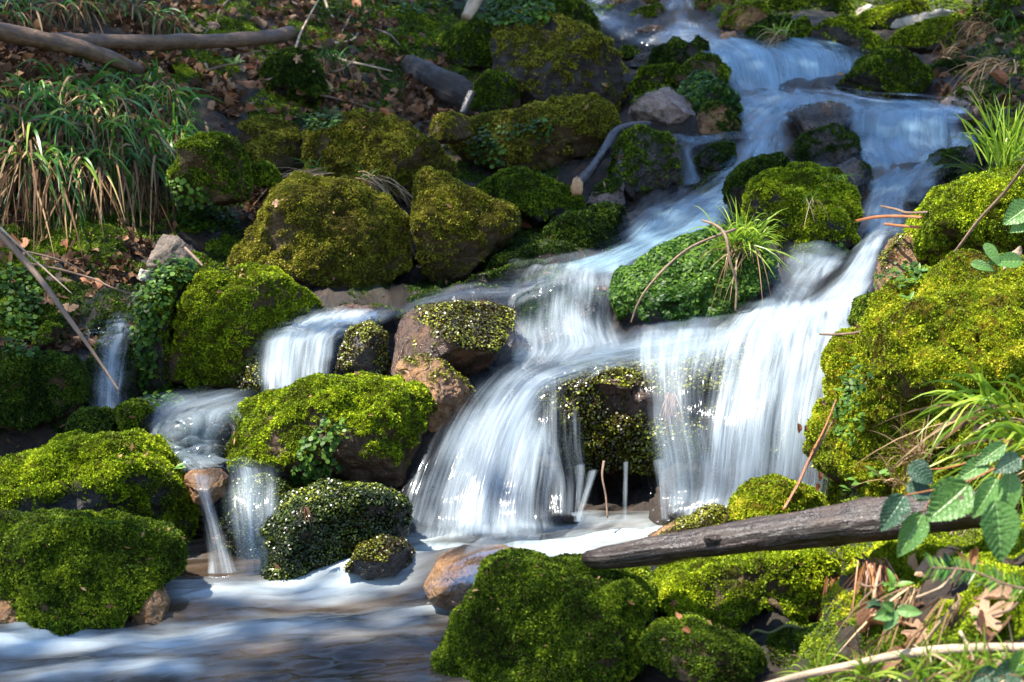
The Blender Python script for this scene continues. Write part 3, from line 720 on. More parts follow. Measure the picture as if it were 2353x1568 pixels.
# moss on the ground: u, v, ru, rv, type, cover, leaf size
GM = [
 (470, 110, 130, 60, 'green', .8, 1), (540, 40, 120, 60, 'green', .8, 1), (700, 90, 70, 40, 'green', .7, 1), (700, 225, 90, 40, 'green', .9, 1.1),
 (620, 260, 60, 30, 'green', .8, 1), (420, 180, 50, 40, 'green', .7, 1), (830, 30, 120, 50, 'dark', .8, 1), (930, 60, 70, 70, 'green', .9, 1),
 (960, 130, 40, 50, 'dark', .9, 1), (300, 560, 260, 60, 'green', .75, 1), (60, 600, 110, 100, 'green', .8, 1.1), (160, 700, 100, 70, 'dark', .8, 1),
 (470, 570, 90, 40, 'green', .8, 1), (40, 720, 80, 70, 'green', .9, 1.2), (1090, 210, 90, 60, 'green', .9, 1), (1180, 400, 90, 50, 'dark', .8, 1),
 (1060, 370, 50, 40, 'dark', .9, 1), (1290, 550, 120, 50, 'dark', .7, 1), (900, 690, 90, 30, 'dark', .8, 1), (1200, 600, 120, 50, 'dark', .5, 1),
 (60, 1010, 90, 40, 'dark', .8, 1), (330, 700, 60, 60, 'dark', .7, 1), (2150, 20, 200, 50, 'green', .8, 1), (1760, 10, 160, 30, 'green', .8, 1),
 (2280, 150, 90, 90, 'dark', .7, 1), (1650, 420, 60, 30, 'dark', .5, 1), (2180, 1350, 200, 140, 'bright', .9, 1.1), (2250, 1480, 160, 90, 'bright', .8, 1.1),
 (1960, 1330, 90, 80, 'gold', .8, 1.2), (1900, 1480, 120, 60, 'green', .8, 1.2), (2050, 1230, 120, 60, 'bright', .9, 1.1), (2340, 1300, 90, 150, 'bright', .9, 1.1),
 (1980, 1120, 90, 50, 'bright', .8, 1.2), (2150, 1080, 120, 60, 'gold', .8, 1.1), (2330, 600, 60, 60, 'bright', .8, 1.1), (2300, 320, 80, 80, 'green', .7, 1.1),
 (1330, 20, 70, 30, 'green', .8, 1), (2080, 1520, 200, 40, 'green', .8, 1.2), (1080, 655, 120, 22, 'dark', .9, 1), (1000, 670, 60, 20, 'dark', .9, 1), (1210, 620, 90, 35, 'dark', .9, 1), (2130, 1290, 110, 60, 'bright', .9, 1.1), (2230, 1400, 160, 80, 'bright', .9, 1.1), (2080, 1430, 110, 70, 'green', .9, 1.1), (620, 130, 90, 40, 'green', .8, 1), (780, 130, 80, 40, 'dark', .8, 1), (870, 200, 70, 50, 'dark', .8, 1), (980, 60, 90, 50, 'green', .8, 1), (350, 120, 70, 30, 'green', .7, 1), (-170, 250, 170, 160, 'green', .4, 1.6), (-190, 700, 170, 200, 'dark', .4, 1.6), (-200, 1150, 160, 220, 'green', .4, 1.6), (2620, 1000, 240, 330, 'bright', .4, 1.6), (2560, 1450, 200, 180, 'green', .4, 1.6), (2650, 480, 230, 220, 'green', .4, 1.6), (2560, 100, 200, 140, 'green', .4, 1.6), (1500, -180, 500, 90, 'green', .3, 1.6), (2250, -150, 300, 110, 'dark', .4, 1.6), (500, -160, 450, 90, 'dark', .3, 1.6), (250, 440, 240, 60, 'dark', .8, 1.2), (480, 440, 70, 80, 'dark', .8, 1.0),
]
gmask = np.zeros(GD.shape)
for u_, v_, ru, rv, ty, cv, L in GM:
    gmask = np.maximum(gmask, cv * np.exp(-(((UU - u_) / ru) ** 2 + ((VV - v_) / rv) ** 2) ** 1.5 * .7))
gmask = gmask.ravel() * sstep(-.25, .1, fbm(gflat * 7, 3, 77) + .25)
gwet = np.zeros(GD.shape)
for a in range(0, len(_sm), 5):
    u_, v_ = _sm[a, 0], _sm[a, 1]
    i0, i1 = np.searchsorted(gv, [v_ - 60, v_ + 60]); j0, j1 = np.searchsorted(gu, [u_ - 60, u_ + 60])
    gwet[i0:i1, j0:j1] = np.maximum(gwet[i0:i1, j0:j1], np.exp(-((UU[i0:i1, j0:j1] - u_) ** 2 + (VV[i0:i1, j0:j1] - v_) ** 2) / (2 * 25 ** 2)))
gwet = np.maximum(gwet, inpool)
for u_, v_, ru, rv in ((300, 730, 90, 60), (500, 550, 80, 30), (230, 800, 80, 60), (1900, 340, 140, 80), (1180, 570, 80, 40)):
    gwet = np.maximum(gwet, np.exp(-(((UU - u_) / ru) ** 2 + ((VV - v_) / rv) ** 2)))
gwet = np.clip(gwet * 1.3, 0, 1)
ground = mk('ground', gflat, gF, SOIL, attrs={'moss': gmask, 'wet': gwet.ravel()})
tag(ground, 'dark forest soil of the stream bed and its two banks', 'ground', kind='structure')
SURF.append((gflat, gtri))

def gpoint(u, v):
    """points and normals of the ground sheet"""
    i = np.clip(np.searchsorted(gv, v) - 1, 0, len(gv) - 2); j = np.clip(np.searchsorted(gu, u) - 1, 0, len(gu) - 2)
    fv = ((v - gv[i]) / (gv[i + 1] - gv[i]))[:, None]; fu = ((u - gu[j]) / (gu[j + 1] - gu[j]))[:, None]
    G = gflat.reshape(len(gv), len(gu), 3)
    p = (G[i, j] * (1 - fu) + G[i, j + 1] * fu) * (1 - fv) + (G[i + 1, j] * (1 - fu) + G[i + 1, j + 1] * fu) * fv
    return p, gn.reshape(len(gv), len(gu), 3)[i, j]

for ty in ('green', 'dark', 'bright', 'gold'):
    Vs, Fs, va, nv = [], [], [], 0
    for u_, v_, ru, rv, t_, cv, L in GM:
        if t_ != ty: continue
        k = int(ru * rv * cv * 1.3)
        a, rr = rng.random(k) * 2 * np.pi, np.sqrt(rng.random(k)) * 1.15
        u, v = u_ + np.cos(a) * rr * ru, v_ + np.sin(a) * rr * rv
        p, n = gpoint(u, v)
        keep = (fbm(p * 7, 3, 77) > -.3)
        p, n = p[keep], n[keep]
        D = (p - CAM) @ FWD
        V, F, x = sprigs(p, unit(n + np.array([0, -.2, .3])), np.median(D) / FPX * 2.3 * 2.7 * L, wid=.45)
        Vs.append(V); Fs.append(F + nv); va.append(x); nv += len(V)
    o = mk('ground_moss', np.vstack(Vs), np.vstack(Fs), MOSSM[ty], attrs={'var': np.concatenate(va)}, smooth=False)
    tag(o, {'green': 'shaded green moss carpeting the soil among dead leaves on the left bank', 'dark': 'dark green moss on damp soil between the boulders',
            'bright': 'sunlit yellow green moss on the bank under the bramble leaves', 'gold': 'golden brown moss on the sunny bank beside the dark log'}[ty], 'moss', kind='stuff')
for a_, k_ in ROCKQ: rock(*a_, **k_)
# ------------------------------------------------------------------ water
def bvh(lst):
    vs, fs, n = [], [], 0
    for V, F in lst:
        vs.append(V); fs.append(F[:, :3] + n); n += len(V)
    return BVHTree.FromPolygons(np.vstack(vs).tolist(), np.vstack(fs).tolist())
SB = bvh(SURF)
BB = bvh(BED)
def surf_depth(u, v, tree=None, default=None):
    d = Vector(P(u, v, 1.0) - CAM)
    n = d.length
    h = (tree or SB).ray_cast(Vector(CAM), d / n)
    return h[3] / n if h[0] is not None else default
def on(u, v, off=0.0):
    """the place a pixel of the layout shows, off metres before it"""
    return Vector(P(u, v, surf_depth(u, v, None, 6.0) - off))

def watermat(name, a0, contrast, sx, sy, base=(.47, .55, .61)):
    m, t, out = mat_new(name)
    uv = N(t, 'UVMap').outputs[0]
    def strk(x, y, det, dist=.3):
        mp = N(t, 'Mapping', ins={'Vector': uv, 'Scale': (x, y, 1)})
        return tnoise(t, mp.outputs[0], 1.0, det, .6, dist)
    s1 = strk(sx, sy, 4)
    s2 = strk(sx * 4.5, sy * 2.2, 3, .15)
    s3 = strk(sx * .35, sy * 1.3, 3, .8)
    st = mth(t, 'ADD', mth(t, 'MULTIPLY', s1, .45), mth(t, 'ADD', mth(t, 'MULTIPLY', s2, .30), mth(t, 'MULTIPLY', s3, .25)))
    st = mth(t, 'MULTIPLY', mth(t, 'SUBTRACT', st, .5), contrast)
    fd = attr(t, 'fade')
    al = mth(t, 'ADD', mth(t, 'MULTIPLY', fd, a0), mth(t, 'MULTIPLY', st, mth(t, 'POWER', fd, .5)))
    al = N(t, 'MapRange', interpolation_type='SMOOTHSTEP', ins={0: al, 1: .10, 2: 1.05, 3: 0.0, 4: .93}).outputs[0]
    bp = N(t, 'Bump', ins={'Strength': .30, 'Distance': .02, 'Height': mth(t, 'ADD', s1, mth(t, 'MULTIPLY', s2, .6))})
    pr = N(t, 'BsdfPrincipled', ins={'Base Color': (*base, 1), 'Roughness': .42, 'Specular IOR Level': .5, 'Normal': bp.outputs[0]})
    tl = N(t, 'BsdfTranslucent', ins={'Color': (*base, 1)})
    mx = N(t, 'MixShader', ins={0: .32, 1: pr.outputs[0], 2: tl.outputs[0]})
    tp = N(t, 'BsdfTransparent')
    # a thin clear film of water also lies where no foam is
    gl = N(t, 'BsdfGlossy', ins={'Color': (.9, .95, 1, 1), 'Roughness': .08, 'Normal': bp.outputs[0]})
    fr = N(t, 'Fresnel', ins={'IOR': 1.33, 'Normal': bp.outputs[0]})
    film = N(t, 'MixShader', ins={0: mth(t, 'MULTIPLY', fr.outputs[0], mth(t, 'MULTIPLY', fd, .8)), 1: tp.outputs[0], 2: gl.outputs[0]})
    fin = N(t, 'MixShader', ins={0: al, 1: film.outputs[0], 2: mx.outputs[0]})
    t.links.new(fin.outputs[0], out.inputs[0])
    return m
WM = {'silk': watermat('water_shaded_silk', .72, 2.3, 14, 1.3, (.29, .46, .57)), 'fall': watermat('water_fall', .64, 2.6, 26, 1.5), 'rush': watermat('water_rush', .60, 1.9, 18, 2.0)}  # blue shade of the upper stream is put into the silk base colour
WM['mist'] = watermat('water_mist', .55, .9, 7, 1.2, (.42, .52, .58))
WLAB = {'upper_left': 'upper left arm of the stream sliding in from behind the rocks', 'upper_fall': 'broad silky fall at the top of the stream'}

EDGE = {'silk': (.14, .48), 'rush': (.16, .49), 'fall': (.09, .38), 'mist': (.30, .5)}
def ribbon(nm, dens, ty, s, layer=0):
    g = cat_rom(stations(s), 14)
    if ty == 'mist': layer = 2
    w0 = 1.55 if ty == 'mist' else (1.22 if ty != 'fall' else 1.12) * (1.14 if layer else 1)
    c0, c1 = (g[:, :2] + g[:, 2:4]) / 2, (g[:, 2:4] - g[:, :2]) / 2
    g = np.hstack([c0 - c1 * w0, c0 + c1 * w0, g[:, 4:]])
    na = len(g)
    Lp, Rp = P(g[:, 0], g[:, 1], g[:, 4]), P(g[:, 2], g[:, 3], g[:, 5])
    wid = np.linalg.norm(Rp - Lp, axis=1)
    nc = int(np.clip(wid.mean() / .008, 24, 90))
    f = np.linspace(0, 1, nc)
    if layer: f = f
    G = Lp[:, None] * (1 - f[None, :, None]) + Rp[:, None] * f[None, :, None]
    mid = (Lp + Rp) / 2
    ln = np.concatenate([[0], np.cumsum(np.linalg.norm(np.diff(mid, axis=0), axis=1))])
    # slide over the rocks of the bed
    Dg = (G - CAM) @ FWD
    for i in range(na):
        for j in range(nc):
            d = G[i, j] - CAM
            n = np.linalg.norm(d)
            h = BB.ray_cast(Vector(CAM), Vector(d / n))
            if h[0] is not None:
                hd = h[3] / n * Dg[i, j]
                if hd < Dg[i, j] + .012 and hd > Dg[i, j] - .30: Dg[i, j] = hd - .014
    sm = blur2(Dg, 3)
    Dg = np.minimum(sm, Dg + .004)
    uu = g[:, 0][:, None] * (1 - f) + g[:, 2][:, None] * f
    vv = g[:, 1][:, None] * (1 - f) + g[:, 3][:, None] * f
    G = P(uu, vv, Dg)
    dA, dB = np.gradient(G, axis=0), np.gradient(G, axis=1)
    nr = unit(np.cross(dA, dB))
    nr = np.where(((nr * (CAM - G)).sum(-1) < 0)[..., None], -nr, nr)
    U = (f[None] - .5) * (wid.mean() * .6 + wid[:, None] * .4)
    W = np.repeat(ln[:, None], nc, 1)
    q = np.stack([U * 9, W * 1.6, np.full_like(U, 3.7 * layer)], -1)
    q2 = np.stack([U * 30, W * 3, np.full_like(U, 9.1 * layer)], -1)
    sd = sum(map(ord, nm))
    amp = .016 if ty != 'fall' else .012
    edge = 1 - (2 * f - 1) ** 6
    dz = amp * fbm(q, 3, sd) + amp * .35 * noise(q2, sd + 4) + .012 * edge[None] - .018 * (1 - edge[None]) + .014 * layer
    G = G + nr * dz[..., None]
    e = np.minimum(f, 1 - f)[None] * wid[:, None]
    ew = np.minimum(EDGE[ty][0], wid[:, None] * EDGE[ty][1]) * (1 + .55 * fbm(np.stack([U * 4, W * 5, np.zeros_like(U) + 5], -1), 3, sd + 9))
    fade = sstep(0, 1, e / np.maximum(ew, .01))
    T = ln / ln[-1]
    fade = fade * (sstep(0, .07, T) * (1 - sstep(.955, 1, T)))[:, None]
    fade = fade * dens * (1.0 + .25 * fbm(np.stack([U * 5, W * 2.2, np.zeros_like(U) + 1.5], -1), 3, sd + 20))
    F = np.arange(na * nc).reshape(na, nc)
    F = np.stack([F[1:, :-1], F[1:, 1:], F[:-1, 1:], F[:-1, :-1]], -1).reshape(-1, 4)
    uv = np.stack([U + sd % 17 + layer * 3.3, W + sd % 5], -1).reshape(-1, 2)
    o = mk('stream_water' if ty != 'fall' else 'waterfall', G.reshape(-1, 3), F, WM[ty], attrs={'fade': fade.ravel()}, uv=uv)
    return tag(o, None, None, kind='structure')

for nm, de, ty, s in WATER:
    ribbon(nm, de, ty, s)
    if nm in ('main_fall', 'slant', 'left_chute', 'upper_fall', 'left_fall', 'right_chute', 'right_step'):
        ribbon(nm, de * .62, 'fall' if ty != 'silk' else ty, s, 1)
    if nm in ('main_fall', 'slant', 'left_chute', 'upper_fall', 'left_fall', 'right_chute', 'right_step', 'inner_step', 'dome', 'mid_pool', 'shelf', 'upper_left', 'upper_right', 'left_run', 'spray', 'small_left', 'far_right', 'ledge_veil'):
        ribbon(nm, .32 if nm in ('left_chute', 'upper_fall', 'right_chute', 'shelf', 'upper_left', 'upper_right', 'far_right') else .58, 'mist', s)

# the pool in front: brown water carrying streaks of foam and painted glints
m, t, out = mat_new('pool_water')
uv = N(t, 'UVMap').outputs[0]
def strk(x, y, det, dist):
    return tnoise(t, N(t, 'Mapping', ins={'Vector': uv, 'Scale': (x, y, 1)}).outputs[0], 1.0, det, .6, dist)
s1, s2, s3 = strk(1.6, 8, 5, .8), strk(6, 34, 4, .5), strk(1.0, 3.5, 4, 1.2)
s4 = strk(30, 60, 3, .8)
bp = N(t, 'Bump', ins={'Strength': .18, 'Distance': .03, 'Height': mth(t, 'ADD', s1, mth(t, 'MULTIPLY', mth(t, 'ADD', s2, s4), .25))})
c = ramp(t, s3, [(.35, (.016, .011, .008)), (.55, (.05, .034, .022)), (.75, (.12, .085, .06))])
pr = N(t, 'BsdfPrincipled', ins={'Base Color': c, 'Roughness': .16, 'IOR': 1.33, 'Specular IOR Level': .6, 'Normal': bp.outputs[0]})
fd = attr(t, 'foam')
st = mth(t, 'ADD', mth(t, 'MULTIPLY', s1, .5), mth(t, 'ADD', mth(t, 'MULTIPLY', s2, .22), mth(t, 'MULTIPLY', s3, .28)))
fa = mth(t, 'ADD', mth(t, 'MULTIPLY', fd, .70), mth(t, 'MULTIPLY', mth(t, 'MULTIPLY', mth(t, 'SUBTRACT', st, .5), 1.7), mth(t, 'POWER', mth(t, 'ADD', fd, .03), .5)))
fa = N(t, 'MapRange', interpolation_type='SMOOTHSTEP', ins={0: fa, 1: .08, 2: 1.0, 3: 0.0, 4: .96}).outputs[0]
fo = N(t, 'BsdfPrincipled', ins={'Base Color': (.36, .43, .46, 1), 'Roughness': .55, 'Normal': bp.outputs[0]})
t.links.new(N(t, 'MixShader', ins={0: fa, 1: pr.outputs[0], 2: fo.outputs[0]}).outputs[0], out.inputs[0])
pu, pv = np.linspace(-500, 1720, 300), np.concatenate([np.linspace(1180, 1700, 220), np.linspace(1705, 4000, 30)])
a, b = np.meshgrid(pu, pv)
foam = np.zeros(a.shape)
for s, wd, stg in (('1640,1200 1480,1225 1300,1245 1150,1265 985,1290 840,1325 690,1352 540,1385 400,1400', 42, .8), ('1560,1195 1300,1205 1100,1210 950,1235', 26, .85),
                   ('1120,1400 960,1412 780,1425 590,1440 420,1472 230,1488 50,1492 -160,1480', 26, .75), ('-160,1385 -20,1415 60,1455 160,1490', 24, .6),
                   ('1000,1480 820,1500 640,1520 480,1545', 30, .32), ('420,1540 250,1530 100,1545 -100,1540', 20, .75), ('930,1270 760,1310 600,1350', 34, .55), ('480,1330 560,1325 650,1325', 18, .5), ('1050,1430 1000,1500 880,1570', 40, .28)):  # besides foam, fall-foot band paints a lit patch, lower-left band ripple glints
    q = pts2(s)
    d = np.full(a.shape, 1e9)
    for k in range(len(q) - 1):
        e = q[k + 1] - q[k]
        tt = np.clip(((a - q[k, 0]) * e[0] + (b - q[k, 1]) * e[1]) / (e @ e), 0, 1)
        dx, dy = a - q[k, 0] - tt * e[0], b - q[k, 1] - tt * e[1]
        d = np.minimum(d, np.sqrt((dx * .45) ** 2 + dy ** 2))
    foam = np.maximum(foam, stg * np.exp(-(d / (wd * 1.5)) ** 2))
G = P(a, b, pool_depth(b))
foam = np.maximum(foam, .26 * (b < 1700))
foam = foam * (.85 + .5 * fbm(np.stack([G[..., 0] * 3.2, G[..., 1] * 7, 0 * a], -1), 3, 61))
fl = G @ np.array([.97, .24, 0])[:, None]; ac = G @ np.array([-.24, .97, 0])[:, None]
q = np.concatenate([fl, ac, 0 * fl], -1)
G[..., 2] += .007 * fbm(q * np.array([3, 9, 1]), 4, 41) + .004 * fbm(q * np.array([12, 45, 1]), 3, 47) + .020 * foam * (.5 + .8 * noise(q * np.array([2.6, 5, 1]), 5) + .4 * noise(q * np.array([7, 14, 1]), 6))
for u_, v_, r_, h_ in ((850, 1335, .16, .05), (1110, 1330, .15, .07)):
    c0 = P(float(u_), float(v_), pool_depth(np.array(float(v_))))
    G[..., 2] += h_ * np.exp(-(((G[..., 0] - c0[0]) / r_) ** 2 + ((G[..., 1] - c0[1]) / (r_ * .6)) ** 2))
F = np.arange(a.size).reshape(a.shape)
F = np.stack([F[1:, :-1], F[1:, 1:], F[:-1, 1:], F[:-1, :-1]], -1).reshape(-1, 4)
tag(mk('pool_water', G.reshape(-1, 3), F, m, attrs={'foam': foam.ravel()}, uv=q[..., :2].reshape(-1, 2)), 'brown pool at the foot of the cascade', 'water', kind='structure')
# ------------------------------------------------------------------ small things: wood, leaves, grass
def tube(pts, rad, ns=10, rough=.0, seed=0, n=10, flat=1.0):
    """swept round shape through pts; returns V, F, uv"""
    A = cat_rom(np.asarray(pts, float), n) if len(pts) > 2 else np.linspace(pts[0], pts[1], n)
    rr = np.interp(np.linspace(0, 1, len(A)), np.linspace(0, 1, len(rad)), rad)
    T = unit(np.gradient(A, axis=0))
    ref = np.array([0.13, .2, 1.0])
    X = unit(np.cross(T, ref)); Y = np.cross(X, T)
    a = np.linspace(0, 2 * np.pi, ns + 1)[:-1]
    ln = np.concatenate([[0], np.cumsum(np.linalg.norm(np.diff(A, axis=0), axis=1))])
    k = np.ones((len(A), ns))
    if rough:
        q = np.stack([np.repeat(ln[:, None], ns, 1) * 9, np.cos(a)[None] * 1.4 + 0 * k, np.sin(a)[None] * 1.4 + 0 * k], -1)
        k = k + rough * fbm(q, 3, seed)
    V = A[:, None] + (rr[:, None] * k)[..., None] * (np.cos(a)[None, :, None] * X[:, None] + flat * np.sin(a)[None, :, None] * Y[:, None])
    idx = np.arange(len(A) * ns).reshape(len(A), ns)
    F = np.stack([idx[:-1], np.roll(idx, -1, 1)[:-1], np.roll(idx, -1, 1)[1:], idx[1:]], -1).reshape(-1, 4)
    V = np.vstack([V.reshape(-1, 3), A[0], A[-1]])
    m = len(A) * ns
    c0 = np.stack([np.full(ns, m), np.roll(idx[0], -1), idx[0]], -1)
    c1 = np.stack([np.full(ns, m + 1), idx[-1], np.roll(idx[-1], -1)], -1)
    uv = np.stack([np.repeat(ln[:, None], ns, 1), np.repeat((a / (2 * np.pi))[None], len(A), 0)], -1).reshape(-1, 2)
    uv = np.vstack([uv, [[0, 0], [ln[-1], 0]]])
    return V, [F, np.vstack([c0, c1])], uv

def woodmat(name, cols, rough=.8, gl=(3, 26), bump=.6):
    m, t, out = mat_new(name)
    uv = N(t, 'UVMap').outputs[0]
    mp = N(t, 'Mapping', ins={'Vector': uv, 'Scale': (gl[0], gl[1], 1)})
    g = tnoise(t, mp.outputs[0], 1, 5, .65, .4)
    b = tnoise(t, pos(t), 22, 5, .65)
    c = ramp(t, mth(t, 'ADD', mth(t, 'MULTIPLY', g, .55), mth(t, 'MULTIPLY', b, .45)), cols)
    bp = N(t, 'Bump', ins={'Strength': bump, 'Distance': .01, 'Height': mth(t, 'ADD', g, mth(t, 'MULTIPLY', tnoise(t, pos(t), 70, 4, .65), .6))})
    rg = ramp(t, b, [(.35, (rough * .55,) * 3), (.65, (rough,) * 3)])
    pr = N(t, 'BsdfPrincipled', ins={'Base Color': c, 'Roughness': rg, 'Normal': bp.outputs[0]})
    t.links.new(pr.outputs[0], out.inputs[0])
    return m
BARK = woodmat('brown_bark', [(.3, (.020, .011, .006)), (.5, (.075, .042, .022)), (.7, (.19, .12, .07))], gl=(14, 8))
TWIG = woodmat('twig_bark', [(.3, (.05, .03, .02)), (.55, (.17, .105, .065)), (.75, (.30, .21, .14))], gl=(10, 6))
PALE = woodmat('pale_twig', [(.3, (.16, .11, .07)), (.55, (.36, .27, .18)), (.75, (.52, .42, .31))], gl=(10, 6))
REDT = woodmat('orange_twig', [(.3, (.14, .035, .012)), (.55, (.33, .11, .03)), (.75, (.42, .2, .08))], gl=(10, 6), rough=.5)
DARKW = woodmat('wet_dark_wood', [(.3, (.010, .009, .009)), (.55, (.035, .03, .03)), (.75, (.10, .085, .08))], rough=.4, gl=(4, 16))
LOGM = woodmat('weathered_log', [(.34, (.004, .002, .0012)), (.50, (.016, .008, .005)), (.62, (.040, .022, .014)), (.78, (.12, .085, .068))], rough=.55, gl=(3, 12), bump=.9)
ROTTEN = woodmat('rotten_wood', [(.3, (.006, .004, .003)), (.55, (.022, .015, .011)), (.78, (.075, .055, .042))], rough=.95, gl=(4, 16), bump=1.0)
CUT = woodmat('broken_wood', [(.3, (.20, .09, .04)), (.6, (.46, .26, .13)), (.8, (.6, .42, .26))], gl=(30, 4))
MOSSTW = woodmat('mossy_twig', [(.3, (.03, .03, .01)), (.55, (.12, .12, .03)), (.75, (.24, .24, .08))], gl=(20, 6))

def p3(s):
    """'u,v[,off] ...' -> points lying on whatever the layout shows there, off metres before it"""
    out = []
    for q in s.split():
        x = [float(k) for k in q.split(',')]
        out.append((x[0], x[1], x[2] if len(x) > 2 else None))
    return out
def path(s, D=None, off=.02):
    r = p3(s)
    if D is None:
        ds = np.array([surf_depth(u, v, None, 5.0) - off for u, v, _ in r])
        ds = np.minimum(ds, np.convolve(np.pad(ds, 1, mode='edge'), [.25, .5, .25], 'valid') + .03)
    else:
        ds = np.interp(np.linspace(0, 1, len(r)), np.linspace(0, 1, len(D)), D)
    return P([a for a, _, _ in r], [b for _, b, _ in r], ds), ds

def stick(name, label, cat, s, rpx, mat, D=None, off=.02, ns=8, rough=.12, group=None, part=None):
    A, ds = path(s, D, off)
    rad = np.array(rpx) * np.interp(np.linspace(0, 1, len(rpx)), np.linspace(0, 1, len(ds)), ds) / FPX
    V, F, uv = tube(A, rad, ns, rough, len(s))
    o = mk(name, V, F, mat, uv=uv, loc=A[0])
    return tag(o, label, cat, group)

# the log over the bank
lg = stick('fallen_log', 'wet weathered split log lying from the right bank onto the front boulder', 'log',
      '1350,1284 1390,1281 1500,1266 1620,1250 1750,1228 1900,1208 2040,1193 2150,1180 2330,1160', [19, 24, 30, 36, 42, 45, 47, 47, 45], LOGM, D=[2.66, 2.60, 2.52, 2.44, 2.36], ns=26, rough=.2)
A, ds = path('1622,1241 1640,1238', D=[2.500, 2.490])
V, F, uv = tube(A, np.array([11, 3]) * 2.45 / FPX, 10, .3, 5)
V2, F2 = ico(3)
_lv = np.array([v.co[:] for v in lg.data.vertices]) + np.array(lg.location)
_lt = BVHTree.FromPolygons(_lv.tolist(), [list(p.vertices) for p in lg.data.polygons])
_d = Vector(P(1640., 1240., 1.0) - CAM).normalized()
_hit = _lt.ray_cast(Vector(CAM), _d)
if _hit[0] is not None:
    kv = np.array(_hit[0]) + V2 * np.array([.017, .006, .010]) * (1 + .3 * noise(V2 * 2.5, 8))[:, None]
    mk('knot', kv, F2, LOGM, parent=lg, uv=V2[:, :2] * .2)
tag(stick('fallen_branch', 'long barky branch lying level across the top left, its broken end at right', 'branch', '125,92 200,96 320,98 440,96 560,91 640,82 668,74', [17, 18, 18, 18, 17, 16, 17, 14], BARK, D=[5.75, 6.1, 6.5, 6.9], ns=14, rough=.14))
stick('fallen_branch', 'slanting barky branch from the left edge crossing under the level branch', 'branch', '-80,66 0,74 90,92 180,112 260,138 320,165', [22, 21, 20, 20, 19, 14], BARK, D=[5.35, 5.5, 5.7, 5.95], ns=14, rough=.14)
br = stick('broken_branch', 'bent blackish wet branch with an orange broken end, between the boulders', 'branch', '1492,284 1450,288 1412,304 1390,345 1362,385 1338,415 1327,432', [6, 8, 9, 11, 11, 13, 11], DARKW, D=[6.15, 6.0, 5.85, 5.6, 5.3], ns=12, rough=.3)
V2, F2 = ico(3)
V2 = P(1326., 430., 5.265) + V2 * np.array([.022, .012, .036]) * (1 + .25 * noise(V2 * 3, 3))[:, None]
mk('broken_end', V2, F2, CUT, parent=br, uv=V2[:, :2] * 3)
stick('rotten_log', 'dark rotten log lying in the hollow left of the tall boulder', 'log', '940,148 985,175 1030,200 1080,230 1120,262', [20, 32, 36, 34, 26], ROTTEN, D=[7.35, 7.05, 6.9], ns=16, rough=.22)
stick('broken_stake', 'short reddish broken branch stub standing against the green root mound', 'branch', '1084,212 1074,235 1062,262', [9, 9, 8], DARKW, D=[6.6, 6.55], rough=.1)
stick('dead_stem', 'pale bare dead stem standing at the top edge left of the leafy mound', 'stem', '1102,-20 1085,15 1070,42', [15, 14, 13], PALE, D=[8.1, 8.0], rough=.12)
stick('long_stick', 'long brown stick slanting down from the left edge over the left fall', 'stick', '-40,500 30,570 90,640 145,715 200,790 245,855 273,897', [8, 8, 7, 6, 4.5, 3, 2], TWIG, D=[4.15, 4.0, 3.82, 3.75])
for lab, s, r, D in (
    ('thin pale twig beside the long stick, running along its upper side', '0,523 65,585 115,630 166,676', [3, 3, 2, 1.2], [4.1, 4.05, 4.0]),
    ('thin forked brown twig lying right of the long stick, upper of two', '61,579 110,590 160,606 198,628', [3, 2.6, 2, 1.2], [4.2, 4.2]),
    ('thin curved brown twig pointing right towards the dark rivulet', '68,606 140,620 216,642 260,662 318,680', [3, 3, 2.6, 2, 1.5], [4.22, 4.15]),
    ('short brown twig leaning on the pointed grey stone', '425,570 445,590 466,612', [4, 4, 3], [4.3, 4.25])):
    stick('twig', lab, 'twig', s, r, TWIG if 'pale' not in lab else PALE, D=D, ns=6)
